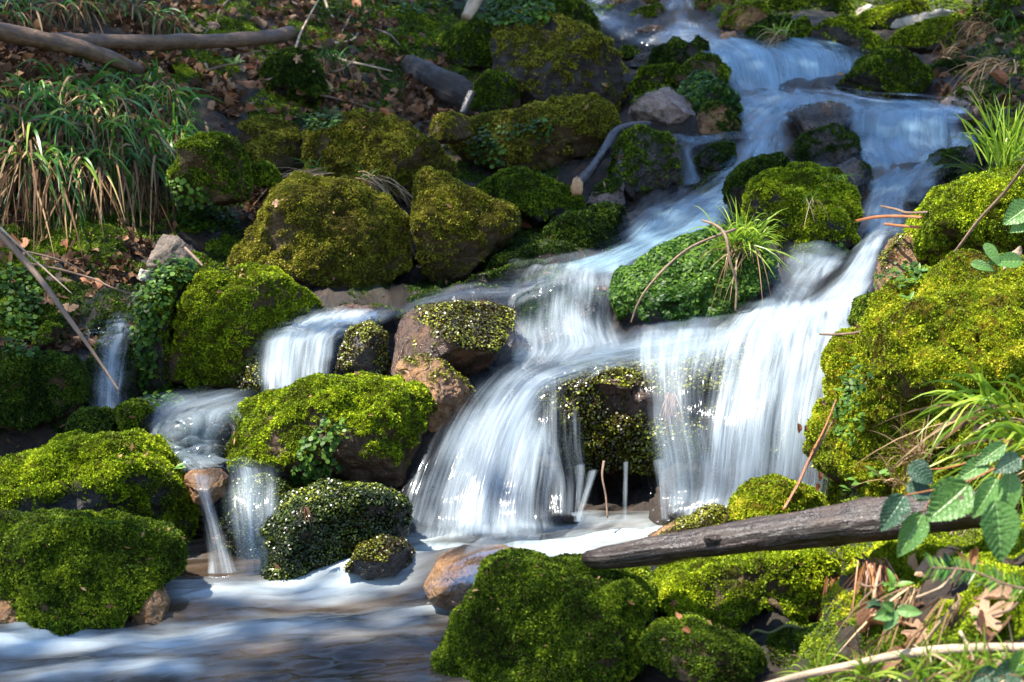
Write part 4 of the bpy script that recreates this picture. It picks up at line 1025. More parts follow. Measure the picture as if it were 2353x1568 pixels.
for lab, s, r, mat, D in (
    ('orange tipped twig sticking out over the water, longest of three on the right', '1968,508 2010,500 2060,497 2118,500', [3, 4, 3.6, 3.4], REDT, [3.75, 3.62, 3.5]),
    ('thin knobbly brown twig above the longest orange tipped twig', '2024,474 2060,482 2085,489 2132,488', [2.5, 3, 3, 3], TWIG, [3.75, 3.6, 3.5]),
    ('short orange brown twig below the longest orange tipped twig', '2033,515 2070,519 2115,523', [3, 3, 3], REDT, [3.7, 3.55]),
    ('dark straight twig pointing left over the crest of the main fall', '1884,768 1920,769 1965,765 2030,748', [2.5, 3, 3, 3.5], TWIG, [3.35, 3.25, 3.15]),
    ('thin grey twig leaning across the yellow green boulder at the right edge', '2362,370 2310,440 2250,505 2205,565 2165,618', [4, 4, 4, 3.5, 2.5], TWIG, [3.0, 3.12, 3.2]),
    ('long pale dead branch lying along the bottom right edge', '1740,1580 1830,1556 1950,1530 2090,1502 2230,1490 2380,1488', [7, 9, 10, 11, 11, 11], PALE, [2.30, 2.16, 2.02]),
    ('brown twig arching over the leafy round boulder down to the water', '1690,527 1640,545 1585,570 1535,610 1490,660 1465,700 1450,742', [3.4, 3.4, 3.4, 3.2, 3, 2.6, 2.2], TWIG, [4.12, 4.02, 4.04]),
    ('forked brown stem standing inside the bright grass tuft', '1614,507 1648,520 1668,545 1678,600 1692,650 1690,715', [2.6, 3.6, 4, 3.6, 3.2, 2.6], TWIG, [4.1, 4.0, 4.02]),
    ('crooked moss green twig in the dark hollow under the bank', '1715,1470 1735,1450 1770,1455 1808,1438 1850,1446 1885,1438', [3, 4, 3.5, 4, 3.5, 3], MOSSTW, [2.60, 2.58]),
    ('thin dark root dangling from the dripping ledge', '1388,1060 1384,1095 1392,1140 1396,1190', [3.4, 2.6, 2.6, 2], TWIG, [3.55, 3.5])):
    stick('twig', lab, 'twig', s, r, mat, D=D, ns=7)
rs = empty('dry_bramble_stem', P(1800., 1172., 2.80))
tag(rs, 'red leaning stem with a few dry hanging leaves, before the main fall', 'stem')
A, ds = path('1800,1172 1835,1110 1862,1050 1895,985 1922,918', D=[2.80, 2.86])
V, F, uv = tube(A, np.array([3.2, 3.4, 3, 2.6, 1.6]) * 2.8 / FPX, 7, .1, 3)
mk('stem', V, F, REDT, parent=rs, uv=uv)
A, ds = path('1848,1078 1880,1028 1917,962', D=[2.83, 2.85])
V, F, uv = tube(A, np.array([2.6, 2.6, 1.6]) * 2.8 / FPX, 7, .1, 4)
mk('side_shoot', V, F, TWIG, parent=rs, uv=uv)

# ------------------------------------------------------------------ leaves
def leaf_oval(L, W, serr=0.0, pleat=.0, cup=.1, bend=.2, nu=9, nv=16, power=.8, n_vein=8, teeth=9):
    """leaf along +Y from its stalk, lying in XY; returns V, F, uv, vein"""
    t = np.linspace(0, 1, nv); x = np.linspace(-1, 1, nu)
    wv = np.sin(np.pi * t ** power) ** (.75 if power > .75 else .82)
    wv = np.maximum(wv, .015) * (1 + serr * (((t * teeth) % 1) - .5))
    X = x[None] * wv[:, None] * W / 2
    Y = np.repeat(t[:, None], nu, 1) * L
    s = t[:, None] - .34 * np.abs(x)[None] * wv[:, None]
    ve = np.abs(((s * n_vein) % 1) - .5) * 2
    Z = cup * W * (np.abs(x)[None] ** 1.3) * wv[:, None] - bend * L * t[:, None] ** 2 - pleat * W * (ve ** 3) * (np.abs(x)[None] > .05)
    Y = Y - .0 * L
    V = np.stack([X, Y, Z], -1).reshape(-1, 3)
    idx = np.arange(nu * nv).reshape(nv, nu)
    F = np.stack([idx[:-1, :-1], idx[:-1, 1:], idx[1:, 1:], idx[1:, :-1]], -1).reshape(-1, 4)
    uv = np.stack([np.repeat(x[None], nv, 0), np.repeat(t[:, None], nu, 1)], -1).reshape(-1, 2)
    return V, F, uv
def leaf_maple(r, seed=0, curl=.25):
    a = np.linspace(-np.pi, np.pi, 73)[:-1]
    rr = .34 + .0 * a
    for c, h, wd in ((0, 1.0, .30), (1.05, .85, .26), (-1.05, .85, .26), (2.0, .55, .25), (-2.0, .55, .25)):
        rr = np.maximum(rr, .34 + (h - .34) * np.clip(1 - np.abs(a - c) / wd / 1.6, 0, 1) ** .8)
    rr = rr * (1 + .10 * np.sin(a * 17)) * np.where(np.abs(a) > 2.75, .35, 1)
    g = np.array([0, .3, .6, .85, 1.0])
    V = np.stack([np.sin(a)[None] * rr[None] * g[:, None], np.cos(a)[None] * rr[None] * g[:, None], 0 * a[None] * g[:, None]], -1) * r
    q = V / r
    z = curl * r * (.8 * fbm(q * 1.3 + seed * 5.1, 2, seed) + .7 * (q[..., 0] ** 2) * (1 if seed % 2 else -.8) + .3 * q[..., 1] ** 2)
    V[..., 2] = z
    n = len(a)
    idx = np.arange(5 * n).reshape(5, n)
    F = np.stack([idx[:-1], np.roll(idx, -1, 1)[:-1], np.roll(idx, -1, 1)[1:], idx[1:]], -1).reshape(-1, 4)
    return V.reshape(-1, 3), F, q[..., :2].reshape(-1, 2)

def flatleaf(name, c0, c1, vein, rough=.5, trans=.25, spots=None, nv=8, vstr=.5):
    m, t, out = mat_new(name)
    uv = N(t, 'UVMap').outputs[0]
    sx = N(t, 'SeparateXYZ', ins={0: uv})
    ax = mth(t, 'ABSOLUTE', sx.outputs[0])
    s = mth(t, 'MULTIPLY', mth(t, 'SUBTRACT', sx.outputs[1], mth(t, 'MULTIPLY', ax, .3)), nv)
    side = mth(t, 'MULTIPLY', mth(t, 'ABSOLUTE', mth(t, 'SUBTRACT', mth(t, 'FRACT', s), .5)), 2)
    side = N(t, 'MapRange', interpolation_type='SMOOTHSTEP', ins={0: side, 1: .78, 2: 1, 3: 0, 4: 1}).outputs[0]
    mid = N(t, 'MapRange', interpolation_type='SMOOTHSTEP', ins={0: ax, 1: .10, 2: .02, 3: 0, 4: 1}).outputs[0]
    vn = mth(t, 'MAXIMUM', mth(t, 'MULTIPLY', side, .6), mid)
    ob = N(t, 'ObjectInfo').outputs['Random']
    nz = tnoise(t, pos(t), 40, 4, .6)
    c = mixc(t, mth(t, 'ADD', mth(t, 'MULTIPLY', nz, .6), mth(t, 'MULTIPLY', ob, .5)), c0, c1)
    c = mixc(t, mth(t, 'MULTIPLY', vn, vstr), c, vein)
    if spots:
        sp = N(t, 'MapRange', interpolation_type='SMOOTHSTEP', ins={0: tnoise(t, pos(t), 55, 3, .5), 1: .66, 2: .72, 3: 0, 4: .9}).outputs[0]
        c = mixc(t, sp, c, spots)
    bp = N(t, 'Bump', ins={'Strength': .5, 'Distance': .004, 'Height': mth(t, 'SUBTRACT', tnoise(t, pos(t), 160, 3, .6), vn)})
    pr = N(t, 'BsdfPrincipled', ins={'Base Color': c, 'Roughness': rough, 'Specular IOR Level': .5, 'Normal': bp.outputs[0]})
    tr = N(t, 'BsdfTranslucent', ins={'Color': c})
    t.links.new(N(t, 'MixShader', ins={0: trans, 1: pr.outputs[0], 2: tr.outputs[0]}).outputs[0], out.inputs[0])
    return m
DEADM = [flatleaf('dead_leaf_tan', (.16, .085, .045), (.36, .22, .13), (.22, .12, .06), .75, .2),
         flatleaf('dead_leaf_brown', (.075, .032, .015), (.20, .09, .04), (.10, .05, .02), .7, .2),
         flatleaf('dead_leaf_rust', (.16, .05, .018), (.34, .13, .05), (.16, .06, .03), .6, .25),
         flatleaf('dead_leaf_pale', (.30, .20, .14), (.50, .37, .27), (.30, .2, .12), .75, .25)]
GREENL = flatleaf('bramble_leaf', (.042, .115, .020), (.10, .22, .04), (.22, .33, .11), .36, .28, (.10, .045, .035), 8)
DARKL = flatleaf('dark_bramble_leaf', (.016, .040, .022), (.035, .085, .035), (.06, .12, .06), .35, .15, (.05, .02, .03), 8)
HERB = flatleaf('herb_leaf', (.06, .15, .02), (.13, .26, .035), (.2, .32, .08), .45, .35, None, 1)

def place(o, p, ydir, ndir, scale=1.0):
    y = Vector(ydir).normalized(); n = Vector(ndir)
    x = y.cross(n).normalized(); z = x.cross(y)
    M = Matrix((x, y, z)).transposed().to_4x4()
    M.translation = Vector(p)
    return M @ Matrix.Scale(scale, 4)

# fallen leaves: six to copy from
proto = []
for i in range(3):
    V, F, uv = leaf_maple(1.0, i + 1, .30)
    proto.append((V, F, uv, 'fallen_maple_leaf'))
for i in range(3):
    V, F, uv = leaf_oval(1.9, 1.0, .12, .03, (.5, -.35, .25)[i], (.25, -.2, .4)[i], 7, 12)
    V = V - np.array([0, .95, 0])
    V[:, 2] += .18 * fbm(V * 1.4 + i * 3, 2, i)
    proto.append((V, F, uv, 'fallen_leaf'))
leafsrc = {}
def dead_leaf(u, v, rpx, kind, mi, label=None, group=None, seed=None, lift=.006, tilt=.5, cat='leaf'):
    r = np.random.default_rng(seed if seed is not None else int(u * 31 + v * 17 + kind))
    d = Vector(P(u, v, 1.0) - CAM); nrm = d.length
    h = SB.ray_cast(Vector(CAM), d / nrm)
    if h[0] is None: return None
    D = h[3] / nrm
    n = h[1]
    if n.dot(d) > 0: n = -n
    n = (n + Vector((0, -.5, .45)) + Vector(r.normal(size=3)) * tilt).normalized()
    a = r.uniform(0, 6.283)
    y = n.orthogonal().normalized()
    y = Matrix.Rotation(a, 3, n) @ y
    key = (kind, mi)
    if key not in leafsrc:
        V, F, uv, nm = proto[kind]
        o = mk(nm, V, F, DEADM[mi], uv=uv)
        leafsrc[key] = o
    else:
        o = leafsrc[key].copy()
        col.objects.link(o)
    o.matrix_world = place(o, h[0] + n * (lift + rpx * D / FPX * .12), y, n, rpx * D / FPX)
    for k in ('label', 'category', 'group'):
        if k in o: del o[k]
    return tag(o, label, cat, group)

for u, v, r, k, mi, lab in (
    (470, 160, 34, 0, 3, 'big pale brown maple leaf spread flat below the level branch'),
    (430, 150, 26, 1, 0, 'tan maple leaf half under the big pale one, under the level branch'),
    (555, 160, 28, 2, 3, 'pale maple leaf tilted on edge left of the dark green hump'),
    (395, 20, 24, 0, 0, 'curled tan maple leaf at the top edge left of a mossy patch'),
    (460, 40, 30, 4, 0, 'large folded brown leaf above the level branch'),
    (615, 205, 30, 4, 2, 'reddish folded leaf in the litter under the dark green hump'),
    (525, 210, 24, 1, 2, 'rusty maple leaf in the litter right of the hanging grass'),
    (660, 275, 22, 1, 2, 'rusty curled leaf at the lower end of the leaf litter, right'),
    (695, 262, 18, 4, 2, 'small rusty leaf beside the bright leafy patch'),
    (255, 190, 26, 2, 0, 'grey brown curled leaf lying in the crown of the hanging grass'),
    (290, 200, 24, 4, 1, 'dark red brown folded leaf lying in the crown of the hanging grass'),
    (55, 590, 24, 2, 1, 'brown leaf caught beneath the long stick'),
    (108, 598, 24, 0, 0, 'tan maple leaf caught on twigs right of the long stick'),
    (25, 350, 30, 4, 1, 'brown rolled leaf at the left edge beside the hanging grass'),
    (55, 385, 24, 0, 0, 'tan torn leaf at the left edge below the brown rolled leaf'),
    (1213, 512, 26, 3, 2, 'glossy red brown leaf stuck at the foot of the leaning boulder'),
    (2330, 597, 34, 4, 3, 'large bleached leaf lying between the two right mossy boulders'),
    (2298, 190, 34, 3, 2, 'orange brown curled leaf hanging at the right edge'),
    (2285, 1330, 40, 1, 0, 'small brown torn leaf behind the fir twig'),
    (2150, 1300, 58, 4, 0, 'big withered grey brown leaf hanging below the bramble leaves'),
    (2115, 1315, 46, 5, 0, 'dull withered leaf folded beside the big withered one'),
    (1552, 1388, 12, 1, 2, 'small red leaf on the mossy bank left of the hollow, upper'),
    (1562, 1420, 12, 4, 2, 'small red leaf on the mossy bank left of the hollow, lower'),
    (1578, 1452, 14, 3, 2, 'small rust red leaf at the foot of the hollow bank'),
    (2250, 990, 30, 4, 3, 'pale curled dead leaf among the broad grass on the right bank'),
    (600, 450, 24, 1, 0, 'brown leaf in the cleft left of the wide grassy boulder'),
    (635, 470, 22, 0, 0, 'grey tan leaf in the cleft left of the wide grassy boulder, lower')):
    dead_leaf(u, v, r, k, mi, lab)
rl = np.random.default_rng(11)
cnt = 0
REG = [(400, 1000, 5, 130, 55), (560, 1000, 130, 270, 45), (0, 380, 85, 175, 26), (480, 620, 170, 260, 16), (0, 220, 560, 720, 20), (2180, 2340, 60, 200, 8), (1950, 2340, 1290, 1560, 16)]
for u0, u1, v0, v1, n in REG:
    for _ in range(n):
        u, v = rl.uniform(u0, u1), rl.uniform(v0, v1)
        D = surf_depth(u, v, None, 6)
        rr = rl.uniform(.028, .058) * FPX / D
        dead_leaf(u, v, rr, int(rl.integers(0, 6)), int(rl.choice([0, 1, 1, 2, 0])),
                  'dry brown leaf fallen in the litter of the shaded left bank' if u < 1100 else 'brown withered leaf fallen on the right bank',
                  'fallen leaves of the left bank' if u < 1100 else 'fallen leaves of the right bank', seed=cnt, tilt=.8)
        cnt += 1
for u, v, rr, lab in ((1894, 926, 9, 0), (1836, 985, 13, 0), (1851, 986, 9, 0), (1916, 968, 8, 0), (1884, 1095, 13, 0), (1880, 1120, 12, 0)):
    V, F, uv = proto[3 + int(u) % 3][:3]
    p = P(float(u), float(v), 2.82)
    M = place(None, p, (.25, -.1, -1), (.2, -1, .3), rr * 2.82 / FPX)
    Vw = np.array([(M @ Vector(x))[:] for x in V])
    mk('dry_leaf', Vw, F, DEADM[2 if rr > 9 else 1], parent=rs, uv=uv)

# crumbs of litter: nobody could count them
Vs = []
def crumbs(regs, name, label, stops, n0, Lr):
    Vl, Fl, va, nv = [], [], [], 0
    for u0, u1, v0, v1, n in regs:
        u, v = rng.uniform(u0, u1, n), rng.uniform(v0, v1, n)
        p, nn = gpoint(u, v)
        D = (p - CAM) @ FWD
        gi = np.clip(np.searchsorted(gv, v), 0, len(gv) - 1) * len(gu) + np.clip(np.searchsorted(gu, u), 0, len(gu) - 1)
        kp = (gmask[gi] < .25 + .3 * rng.random(n)) & (fbm(p * 4.5, 3, 5) > -.45 + .3 * rng.random(n))
        p, nn, D = p[kp] + nn[kp] * .006, nn[kp], D[kp]
        V, F, x = sprigs(p, unit(nn + np.array([0, -.3, .2])), np.median(D) * .0060 * Lr, k=1, wid=.7, spread=(40, 95), up=0)
        Vl.append(V); Fl.append(F + nv); va.append(x); nv += len(V)
    o = mk(name, np.vstack(Vl), np.vstack(Fl), leafmat(name, stops, .75, .15, .2), attrs={'var': np.concatenate(va)}, smooth=False)
    tag(o, label, 'litter', kind='stuff')
crumbs([(-60, 1010, -60, 280, 17000), (-60, 560, 80, 300, 2500), (-320, 0, 0, 900, 3000), (2400, 2800, 0, 1600, 2500), (-40, 400, 480, 800, 4500), (960, 1180, 100, 300, 700), (2150, 2400, 20, 240, 1500), (1900, 2400, 1250, 1620, 600), (560, 680, 400, 560, 400)],
       'leaf_litter', 'crumbled brown leaf litter covering the soil of both banks', [(0, (.014, .006, .003)), (.45, (.055, .025, .011)), (.8, (.14, .070, .032)), (1, (.30, .18, .10))], 0, 1.15)

# bits of dead leaf and needle caught in the moss of the boulders
va = []
for u0, u1, v0, v1, n in ((0, 1250, 480, 1420, 700), (480, 1450, 200, 690, 420), (1000, 1500, 1290, 1560, 70), (1920, 2350, 450, 1150, 330), (1500, 1900, 1260, 1540, 120), (1650, 2240, 20, 240, 160), (1700, 1960, 380, 600, 60)):
    for u, v in zip(rng.uniform(u0, u1, n), rng.uniform(v0, v1, n)):
        d = Vector(P(u, v, 1.0) - CAM); nm = d.length
        h = SB.ray_cast(Vector(CAM), d / nm)
        if h[0] is None: continue
        n_ = np.array(h[1]); n_ = n_ if n_ @ np.array(d) < 0 else -n_
        if n_[2] > .1 and noise(np.array(h[0]) * 9, 4) > .12: va.append((np.array(h[0]) + n_ * .006, n_, h[3] / nm))
pp, nn_ = np.array([x[0] for x in va]), np.array([x[1] for x in va])
V, F, x = sprigs(pp, nn_, .0045 * np.array([x[2] for x in va]), k=1, wid=.42, spread=(60, 100), up=.1)
tag(mk('moss_debris', V, F, leafmat('moss_debris', [(0, (.05, .022, .010)), (.5, (.15, .075, .03)), (1, (.34, .22, .11))], .75, .15, .2), attrs={'var': x}, smooth=False),
    'bits of dead leaf and needles caught in the moss of the boulders', 'litter', kind='stuff')

# little round leaved ground plants
def leafy(label, blobs, L=1.0, mat='round'):
    Vl, Fl, va, nv = [], [], [], 0
    for u0, v0, ru, rv, n in blobs:
        a, rr = rng.random(n) * 6.283, np.sqrt(rng.random(n))
        for u, v in zip(u0 + np.cos(a) * rr * ru, v0 + np.sin(a) * rr * rv):
            d = Vector(P(u, v, 1.0) - CAM); nm = d.length
            h = SB.ray_cast(Vector(CAM), d / nm)
            if h[0] is None: continue
            n_ = np.array(h[1]); n_ = n_ if n_ @ np.array(d) < 0 else -n_
            va.append((np.array(h[0]), n_, h[3] / nm))
    p = np.array([x[0] for x in va]); n_ = np.array([x[1] for x in va]); D = np.median([x[2] for x in va])
    p = p + n_ * (.008 + .02 * rng.random(len(p)))[:, None]
    V, F, x = discs(p, unit(n_ + np.array([0, -.2, .5])), D / FPX * 2.3 * 2.3 * L, tilt=.6, h=.6)
    o = mk('ground_plants', V, F, MOSSM[mat], attrs={'var': x}, smooth=False)
    tag(o, label, 'ground plants', kind='stuff')
leafy('bright small leaved plants at the top edge behind the tall boulder', [(1180, 32, 90, 34, 500), (1060, 8, 60, 18, 160), (930, 15, 60, 25, 160)])
leafy('small leaved green plants below the hanging grass clump', [(470, 512, 75, 26, 420), (395, 440, 40, 40, 120), (450, 470, 50, 40, 150)])
leafy('bright clover like plants between the dark hump and the olive boulder', [(735, 278, 55, 25, 260)])
leafy('round leaved plants trailing down the front of the moss topped boulder', [(735, 1045, 45, 38, 230), (765, 990, 35, 30, 90), (715, 1080, 45, 22, 120)], 1.1)
leafy('clover like leaves scattered on the long mossy boulder', [(1120, 345, 45, 28, 110), (1245, 300, 28, 22, 50), (1160, 305, 60, 20, 50)])
leafy('leafy green plants at the left edge under the twigs', [(30, 690, 65, 70, 420), (50, 790, 40, 40, 100)], 1.2)
leafy('small plants at the crest of the striped boulder above the left fall', [(395, 625, 50, 28, 220), (350, 690, 35, 60, 260), (430, 615, 30, 16, 90)], 1.1)
leafy('green leaves hanging on the rock side beside the left fall', [(335, 790, 22, 90, 260), (380, 925, 45, 20, 110)], 1.1)
leafy('small leaves growing at the edge of the golden boulder beside the fall', [(1955, 965, 30, 60, 180), (1975, 880, 30, 40, 90), (2080, 640, 50, 30, 160)], 1.0)
leafy('small green leaves between the round boulder and the inner step', [(1905, 575, 45, 22, 90)], 1.0)

# ------------------------------------------------------------------ grass
def blades(roots, dirs, Ls, ws, droop, K=7, seed=0):
    n = len(roots)
    t = np.linspace(0, 1, K)
    g = np.array([0, 0, -1.0])
    d = unit(dirs)
    A = roots[:, None] + d[:, None] * (Ls[:, None] * t)[..., None] + g * (droop[:, None] * Ls[:, None] * t[None] ** 2)[..., None]
    # keep the length of drooping blades
    T = unit(np.gradient(A, axis=1))
    S = unit(np.cross(T, unit(rng.normal(size=(n, 3)) * .6 + np.array([0, -1, .3]))[:, None]))
    wd = (ws[:, None] * np.minimum(1, (t[None] * 6 + .45)) * (1 - t[None] ** 2.2) + ws[:, None] * .05)[..., None] / 2
    V = np.stack([A - S * wd, A + S * wd], 2).reshape(n, K * 2, 3)
    i = np.arange(K - 1)
    f = np.stack([2 * i, 2 * i + 1, 2 * i + 3, 2 * i + 2], -1)
    F = (f[None] + (np.arange(n) * 2 * K)[:, None, None]).reshape(-1, 4)
    var = np.repeat(np.random.default_rng(seed).random(n), 2 * K)
    return V.reshape(-1, 3), F, var
GR = leafmat('sedge_green', [(0, (.016, .060, .010)), (.5, (.045, .15, .018)), (.85, (.11, .24, .025)), (1, (.24, .32, .04))], .36, .3, .4)
GB = leafmat('grass_bright', [(0, (.06, .14, .010)), (.5, (.16, .28, .018)), (1, (.34, .43, .05))], .4, .4, .4)
GSED = leafmat('sedge_dead', [(0, (.045, .022, .010)), (.5, (.14, .075, .032)), (1, (.34, .23, .12))], .7, .25, .2)
GDRY = leafmat('grass_dry', [(0, (.08, .042, .020)), (.5, (.23, .14, .07)), (1, (.45, .33, .19))], .7, .25, .3)
def tuft(name, label, u, v, parts, off=.01, group=None, cat='grass'):
    """parts: (part name, material, count, length m, width m, main direction, spread, droop)"""
    b = np.array(on(u, v, off))
    o = empty(name, b)
    tag(o, label, cat, group)
    for pn, m_, n, L, wd, dr, sp, dp in parts:
        r = b + rng.normal(size=(n, 3)) * np.array([1, .6, .35]) * L * .10
        d = unit(np.array(dr, float)) + rng.normal(size=(n, 3)) * sp * np.array([1, .8, .7])
        V, F, x = blades(r, d, L * rng.uniform(.45, 1.15, n), wd * rng.uniform(.6, 1.2, n), dp * rng.uniform(.5, 1.3, n), seed=int(u))
        mk(pn, V, F, m_, parent=o, attrs={'var': x})
    return o
HG = [(70, 380), (130, 390), (190, 385), (250, 380), (320, 375), (20, 300), (370, 370), (40, 250), (85, 235), (140, 262), (185, 235), (235, 255), (280, 240), (325, 262), (375, 250), (400, 290), (120, 310), (210, 315), (300, 318), (60, 330), (390, 325), (160, 205), (265, 195), (350, 210)]
for i, (u, v) in enumerate(HG):
    tuft('sedge_tuft', 'dark green broad bladed tuft of the hanging grass clump on the left bank', u, v,
         [('green_blades', GR, 48, .34, .0115, (.08, -.55, .75), .50, 1.0), ('dry_blades', GSED, 66, .42, .010, (.0, -.55, .20), .30, 1.15)] + ([('new_shoots', GB, 6, .09, .009, (0, -.15, 1), .3, .05)] if i % 2 else []),
         off=.04, group='tufts of the hanging grass clump')
for i, (u, v) in enumerate([(130, 30), (185, 22), (240, 34), (300, 30), (350, 44), (60, 30), (20, 45), (400, 60)]):
    tuft('sedge_tuft', 'tuft of half dead grass behind the level branch at the top left', u, v,
         [('dry_blades', GSED, 34, .30, .009, (.05, -.5, .45), .38, 1.1), ('green_blades', GR, 14, .30, .010, (.15, -.5, .7), .45, .9)], off=.03, group='grass tufts behind the branch')
tuft('grass_tuft', 'bright sunlit grass tuft growing from the leafy round boulder', 1700, 572,
     [('green_blades', GB, 140, .25, .0052, (.04, -.30, .9), .42, .62), ('dry_blades', GDRY, 26, .23, .004, (-.15, -.4, .15), .25, .85)], off=.03)
tuft('grass_tuft', 'tall green grass at the right edge above the yellow green boulder', 2310, 385, [('green_blades', GB, 70, .26, .005, (-.1, -.2, 1), .33, .35)], off=.04)
tuft('grass_tuft', 'thin grass blades leaning left over the water from the right bank', 2250, 402, [('green_blades', GB, 26, .22, .004, (-.8, -.3, .45), .3, .4)], off=.04)
tuft('grass_tuft', 'dark green grass at the top right corner', 2330, 60, [('green_blades', GR, 60, .40, .007, (-.2, -.4, .8), .4, .8)], off=.06)
tuft('grass_tuft', 'pale dry grass hanging at the top right', 2270, 70, [('dry_blades', GDRY, 60, .50, .006, (-.5, -.4, .35), .35, .9)], off=.06)
tuft('grass_tuft', 'pale dry grass below the hanging dry grass at the top right', 2310, 150, [('dry_blades', GDRY, 45, .40, .006, (-.4, -.4, .1), .3, .8)], off=.06)
tuft('grass_tuft', 'dry bleached grass straggling over the crown of the wide olive boulder, left', 735, 398, [('dry_blades', GDRY, 34, .26, .0035, (-.7, -.5, .2), .3, .75), ('green_blades', GR, 14, .16, .003, (-.4, -.3, .6), .4, .6)], off=.03)
tuft('grass_tuft', 'dry bleached grass hanging down the right side of the wide olive boulder', 840, 415, [('dry_blades', GDRY, 36, .34, .0035, (.45, -.5, .1), .22, .85), ('green_blades', GR, 12, .14, .003, (.2, -.3, .7), .4, .6)], off=.03)
tuft('grass_tuft', 'small grass tuft on the face of the round midstream boulder', 1860, 455, [('green_blades', GB, 14, .10, .003, (0, -.5, .7), .5, .7), ('dry_blades', GDRY, 8, .10, .003, (0, -.5, -.2), .4, .5)], off=.02)
tuft('grass_tuft', 'small grass tuft at the right top of the round midstream boulder', 1925, 415, [('green_blades', GB, 16, .11, .003, (.2, -.4, .7), .5, .7)], off=.02)
tuft('grass_tuft', 'thin grass tuft drooping right of the dark green hump', 762, 140, [('green_blades', GR, 30, .30, .006, (0, -.4, .8), .35, 1.0), ('dry_blades', GDRY, 12, .3, .006, (.1, -.4, .2), .2, 1.0)], off=.03)
tuft('grass_tuft', 'grass tuft between mossy rocks beside the upper fall', 1795, 85, [('green_blades', GB, 26, .24, .005, (.05, -.3, .9), .4, .6), ('dry_blades', GDRY, 22, .30, .005, (-.35, -.5, .2), .22, .8)], off=.05)
tuft('grass_tuft', 'pale grass behind the pyramid boulder', 2170, 135, [('dry_blades', GDRY, 24, .22, .005, (-.1, -.4, .6), .45, .5)], off=.05)
for i, (u, v, lab) in enumerate(((2370, 1010, 'broad bladed grass arching left over the right bank, upper tuft'), (2360, 1090, 'broad bladed grass arching left over the right bank, lower tuft'), (2300, 940, 'broad bladed grass tuft rising before the golden boulder at the right edge'))):
    tuft('sedge_tuft', lab, u, v, [('green_blades', GB, 30, .26, .0075, (-.75, -.35, .65), .33, .62), ('dry_blades', GDRY, 14, .24, .006, (-.7, -.5, .2), .3, .55)], off=.10)
for u, v, lab in ((2330, 1560, 'short green grass at the bottom right corner'), (2230, 1555, 'short green grass on the bottom edge beside the corner'), (2120, 1560, 'grass tuft under the pale dead branch at the bottom'), (2000, 1565, 'grass tuft at the bottom edge left of the pale dead branch'), (1880, 1575, 'dark grass at the bottom edge below the hollow')):
    tuft('grass_tuft', lab, u, v, [('green_blades', GB, 44, .11, .0036, (-.1, -.3, .9), .5, .5), ('dry_blades', GDRY, 10, .13, .003, (-.2, -.3, .5), .5, .5)], off=.03)
for u, v, lab, dr, L, n in ((2120, 1060, 'dry stems and grass behind the log, at its right end', (-.3, -.4, .5), .17, 50), (2090, 1340, 'dry broken stems leaning under the bramble leaves', (-.45, -.4, -.5), .2, 26), (2200, 1380, 'dry grass stems lying on the bright moss below the fir twig', (-.6, -.4, -.45), .18, 22), (2010, 1290, 'brown rootlets hanging under the log', (-.1, -.5, -.8), .1, 60), (1925, 1330, 'brown rootlets hanging beside the hollow', (0, -.4, -.9), .1, 50), (2070, 1120, 'straw coloured stems leaning over the log', (-.35, -.4, .7), .15, 22), (1540, 905, 'red brown rootlets trailing over the dripping ledge', (-.1, -.5, -.8), .075, 44), (700, 1165, 'red brown rootlets on the dark wet rock', (.1, -.5, -.8), .035, 16)):
    tuft('dry_grass' if 'root' not in lab else 'rootlet_tuft', lab, u, v, [('dry_blades', GDRY if 'root' not in lab else DEADM[2] if False else leafmat('rootlets', [(0, (.05, .018, .008)), (.5, (.17, .06, .02)), (1, (.34, .16, .06))], .4, .1, .5), n, L, .0035, dr, .38, .35)], off=.05, cat='stems')

# ------------------------------------------------------------------ bramble, herbs, fir
def leaf_at(name, parent, ub, vb, ut, vt, wpx, D, mat, pitch=.0, serr=.11, pleat=.045, cup=.16, bend=.12, label=None):
    a, b = P(float(ub), float(vb), D), P(float(ut), float(vt), D - .012 - pitch)
    L = np.linalg.norm(b - a)
    V, F, uv = leaf_oval(L, wpx * D / FPX, serr, pleat, cup, bend, 13, 57, .70, 8, 14)
    M = place(None, a, b - a, (.1, -1, .55))
    Vw = np.array([(M @ Vector(x))[:] for x in V])
    o = mk(name, Vw, F, mat, parent=parent, uv=uv)
    if label: o['label'] = label
    return o
def spray(label, root, D, leaves, stems, off=0):
    o = empty('bramble_spray', P(float(root[0]), float(root[1]), D + .05))
    tag(o, label, 'bramble')
    for s, r in stems:
        q = np.array([[float(k) for k in x.split(',')] for x in s.split()])
        A = P(q[:, 0], q[:, 1], np.full(len(q), D + .012))
        V, F, uv = tube(A, np.array(r) * D / FPX, 7, .1, 3)
        mk('stem', V, F, REDT if len(s) % 2 else TWIG, parent=o, uv=uv)
    for (ub, vb, ut, vt, wp, dk) in leaves:
        leaf_at('leaf', o, ub, vb, ut, vt, wp, D - .01 * (wp > 70), DARKL if dk else GREENL, bend=.10 + .05 * (wp % 3))
    return o
spray('bramble spray with three broad green leaves hanging at the right edge', (2330, 1060), 2.10,
      [(2291, 1098, 2241, 1190, 56, 0), (2322, 1084, 2314, 1196, 56, 0), (2287, 1150, 2306, 1295, 96, 0), (2345, 1050, 2285, 1085, 48, 1)],
      [('2400,1020 2340,1060 2300,1090 2290,1150', [3, 2.6, 2.2, 1.6]), ('2300,1090 2322,1084', [1.6, 1.4])])
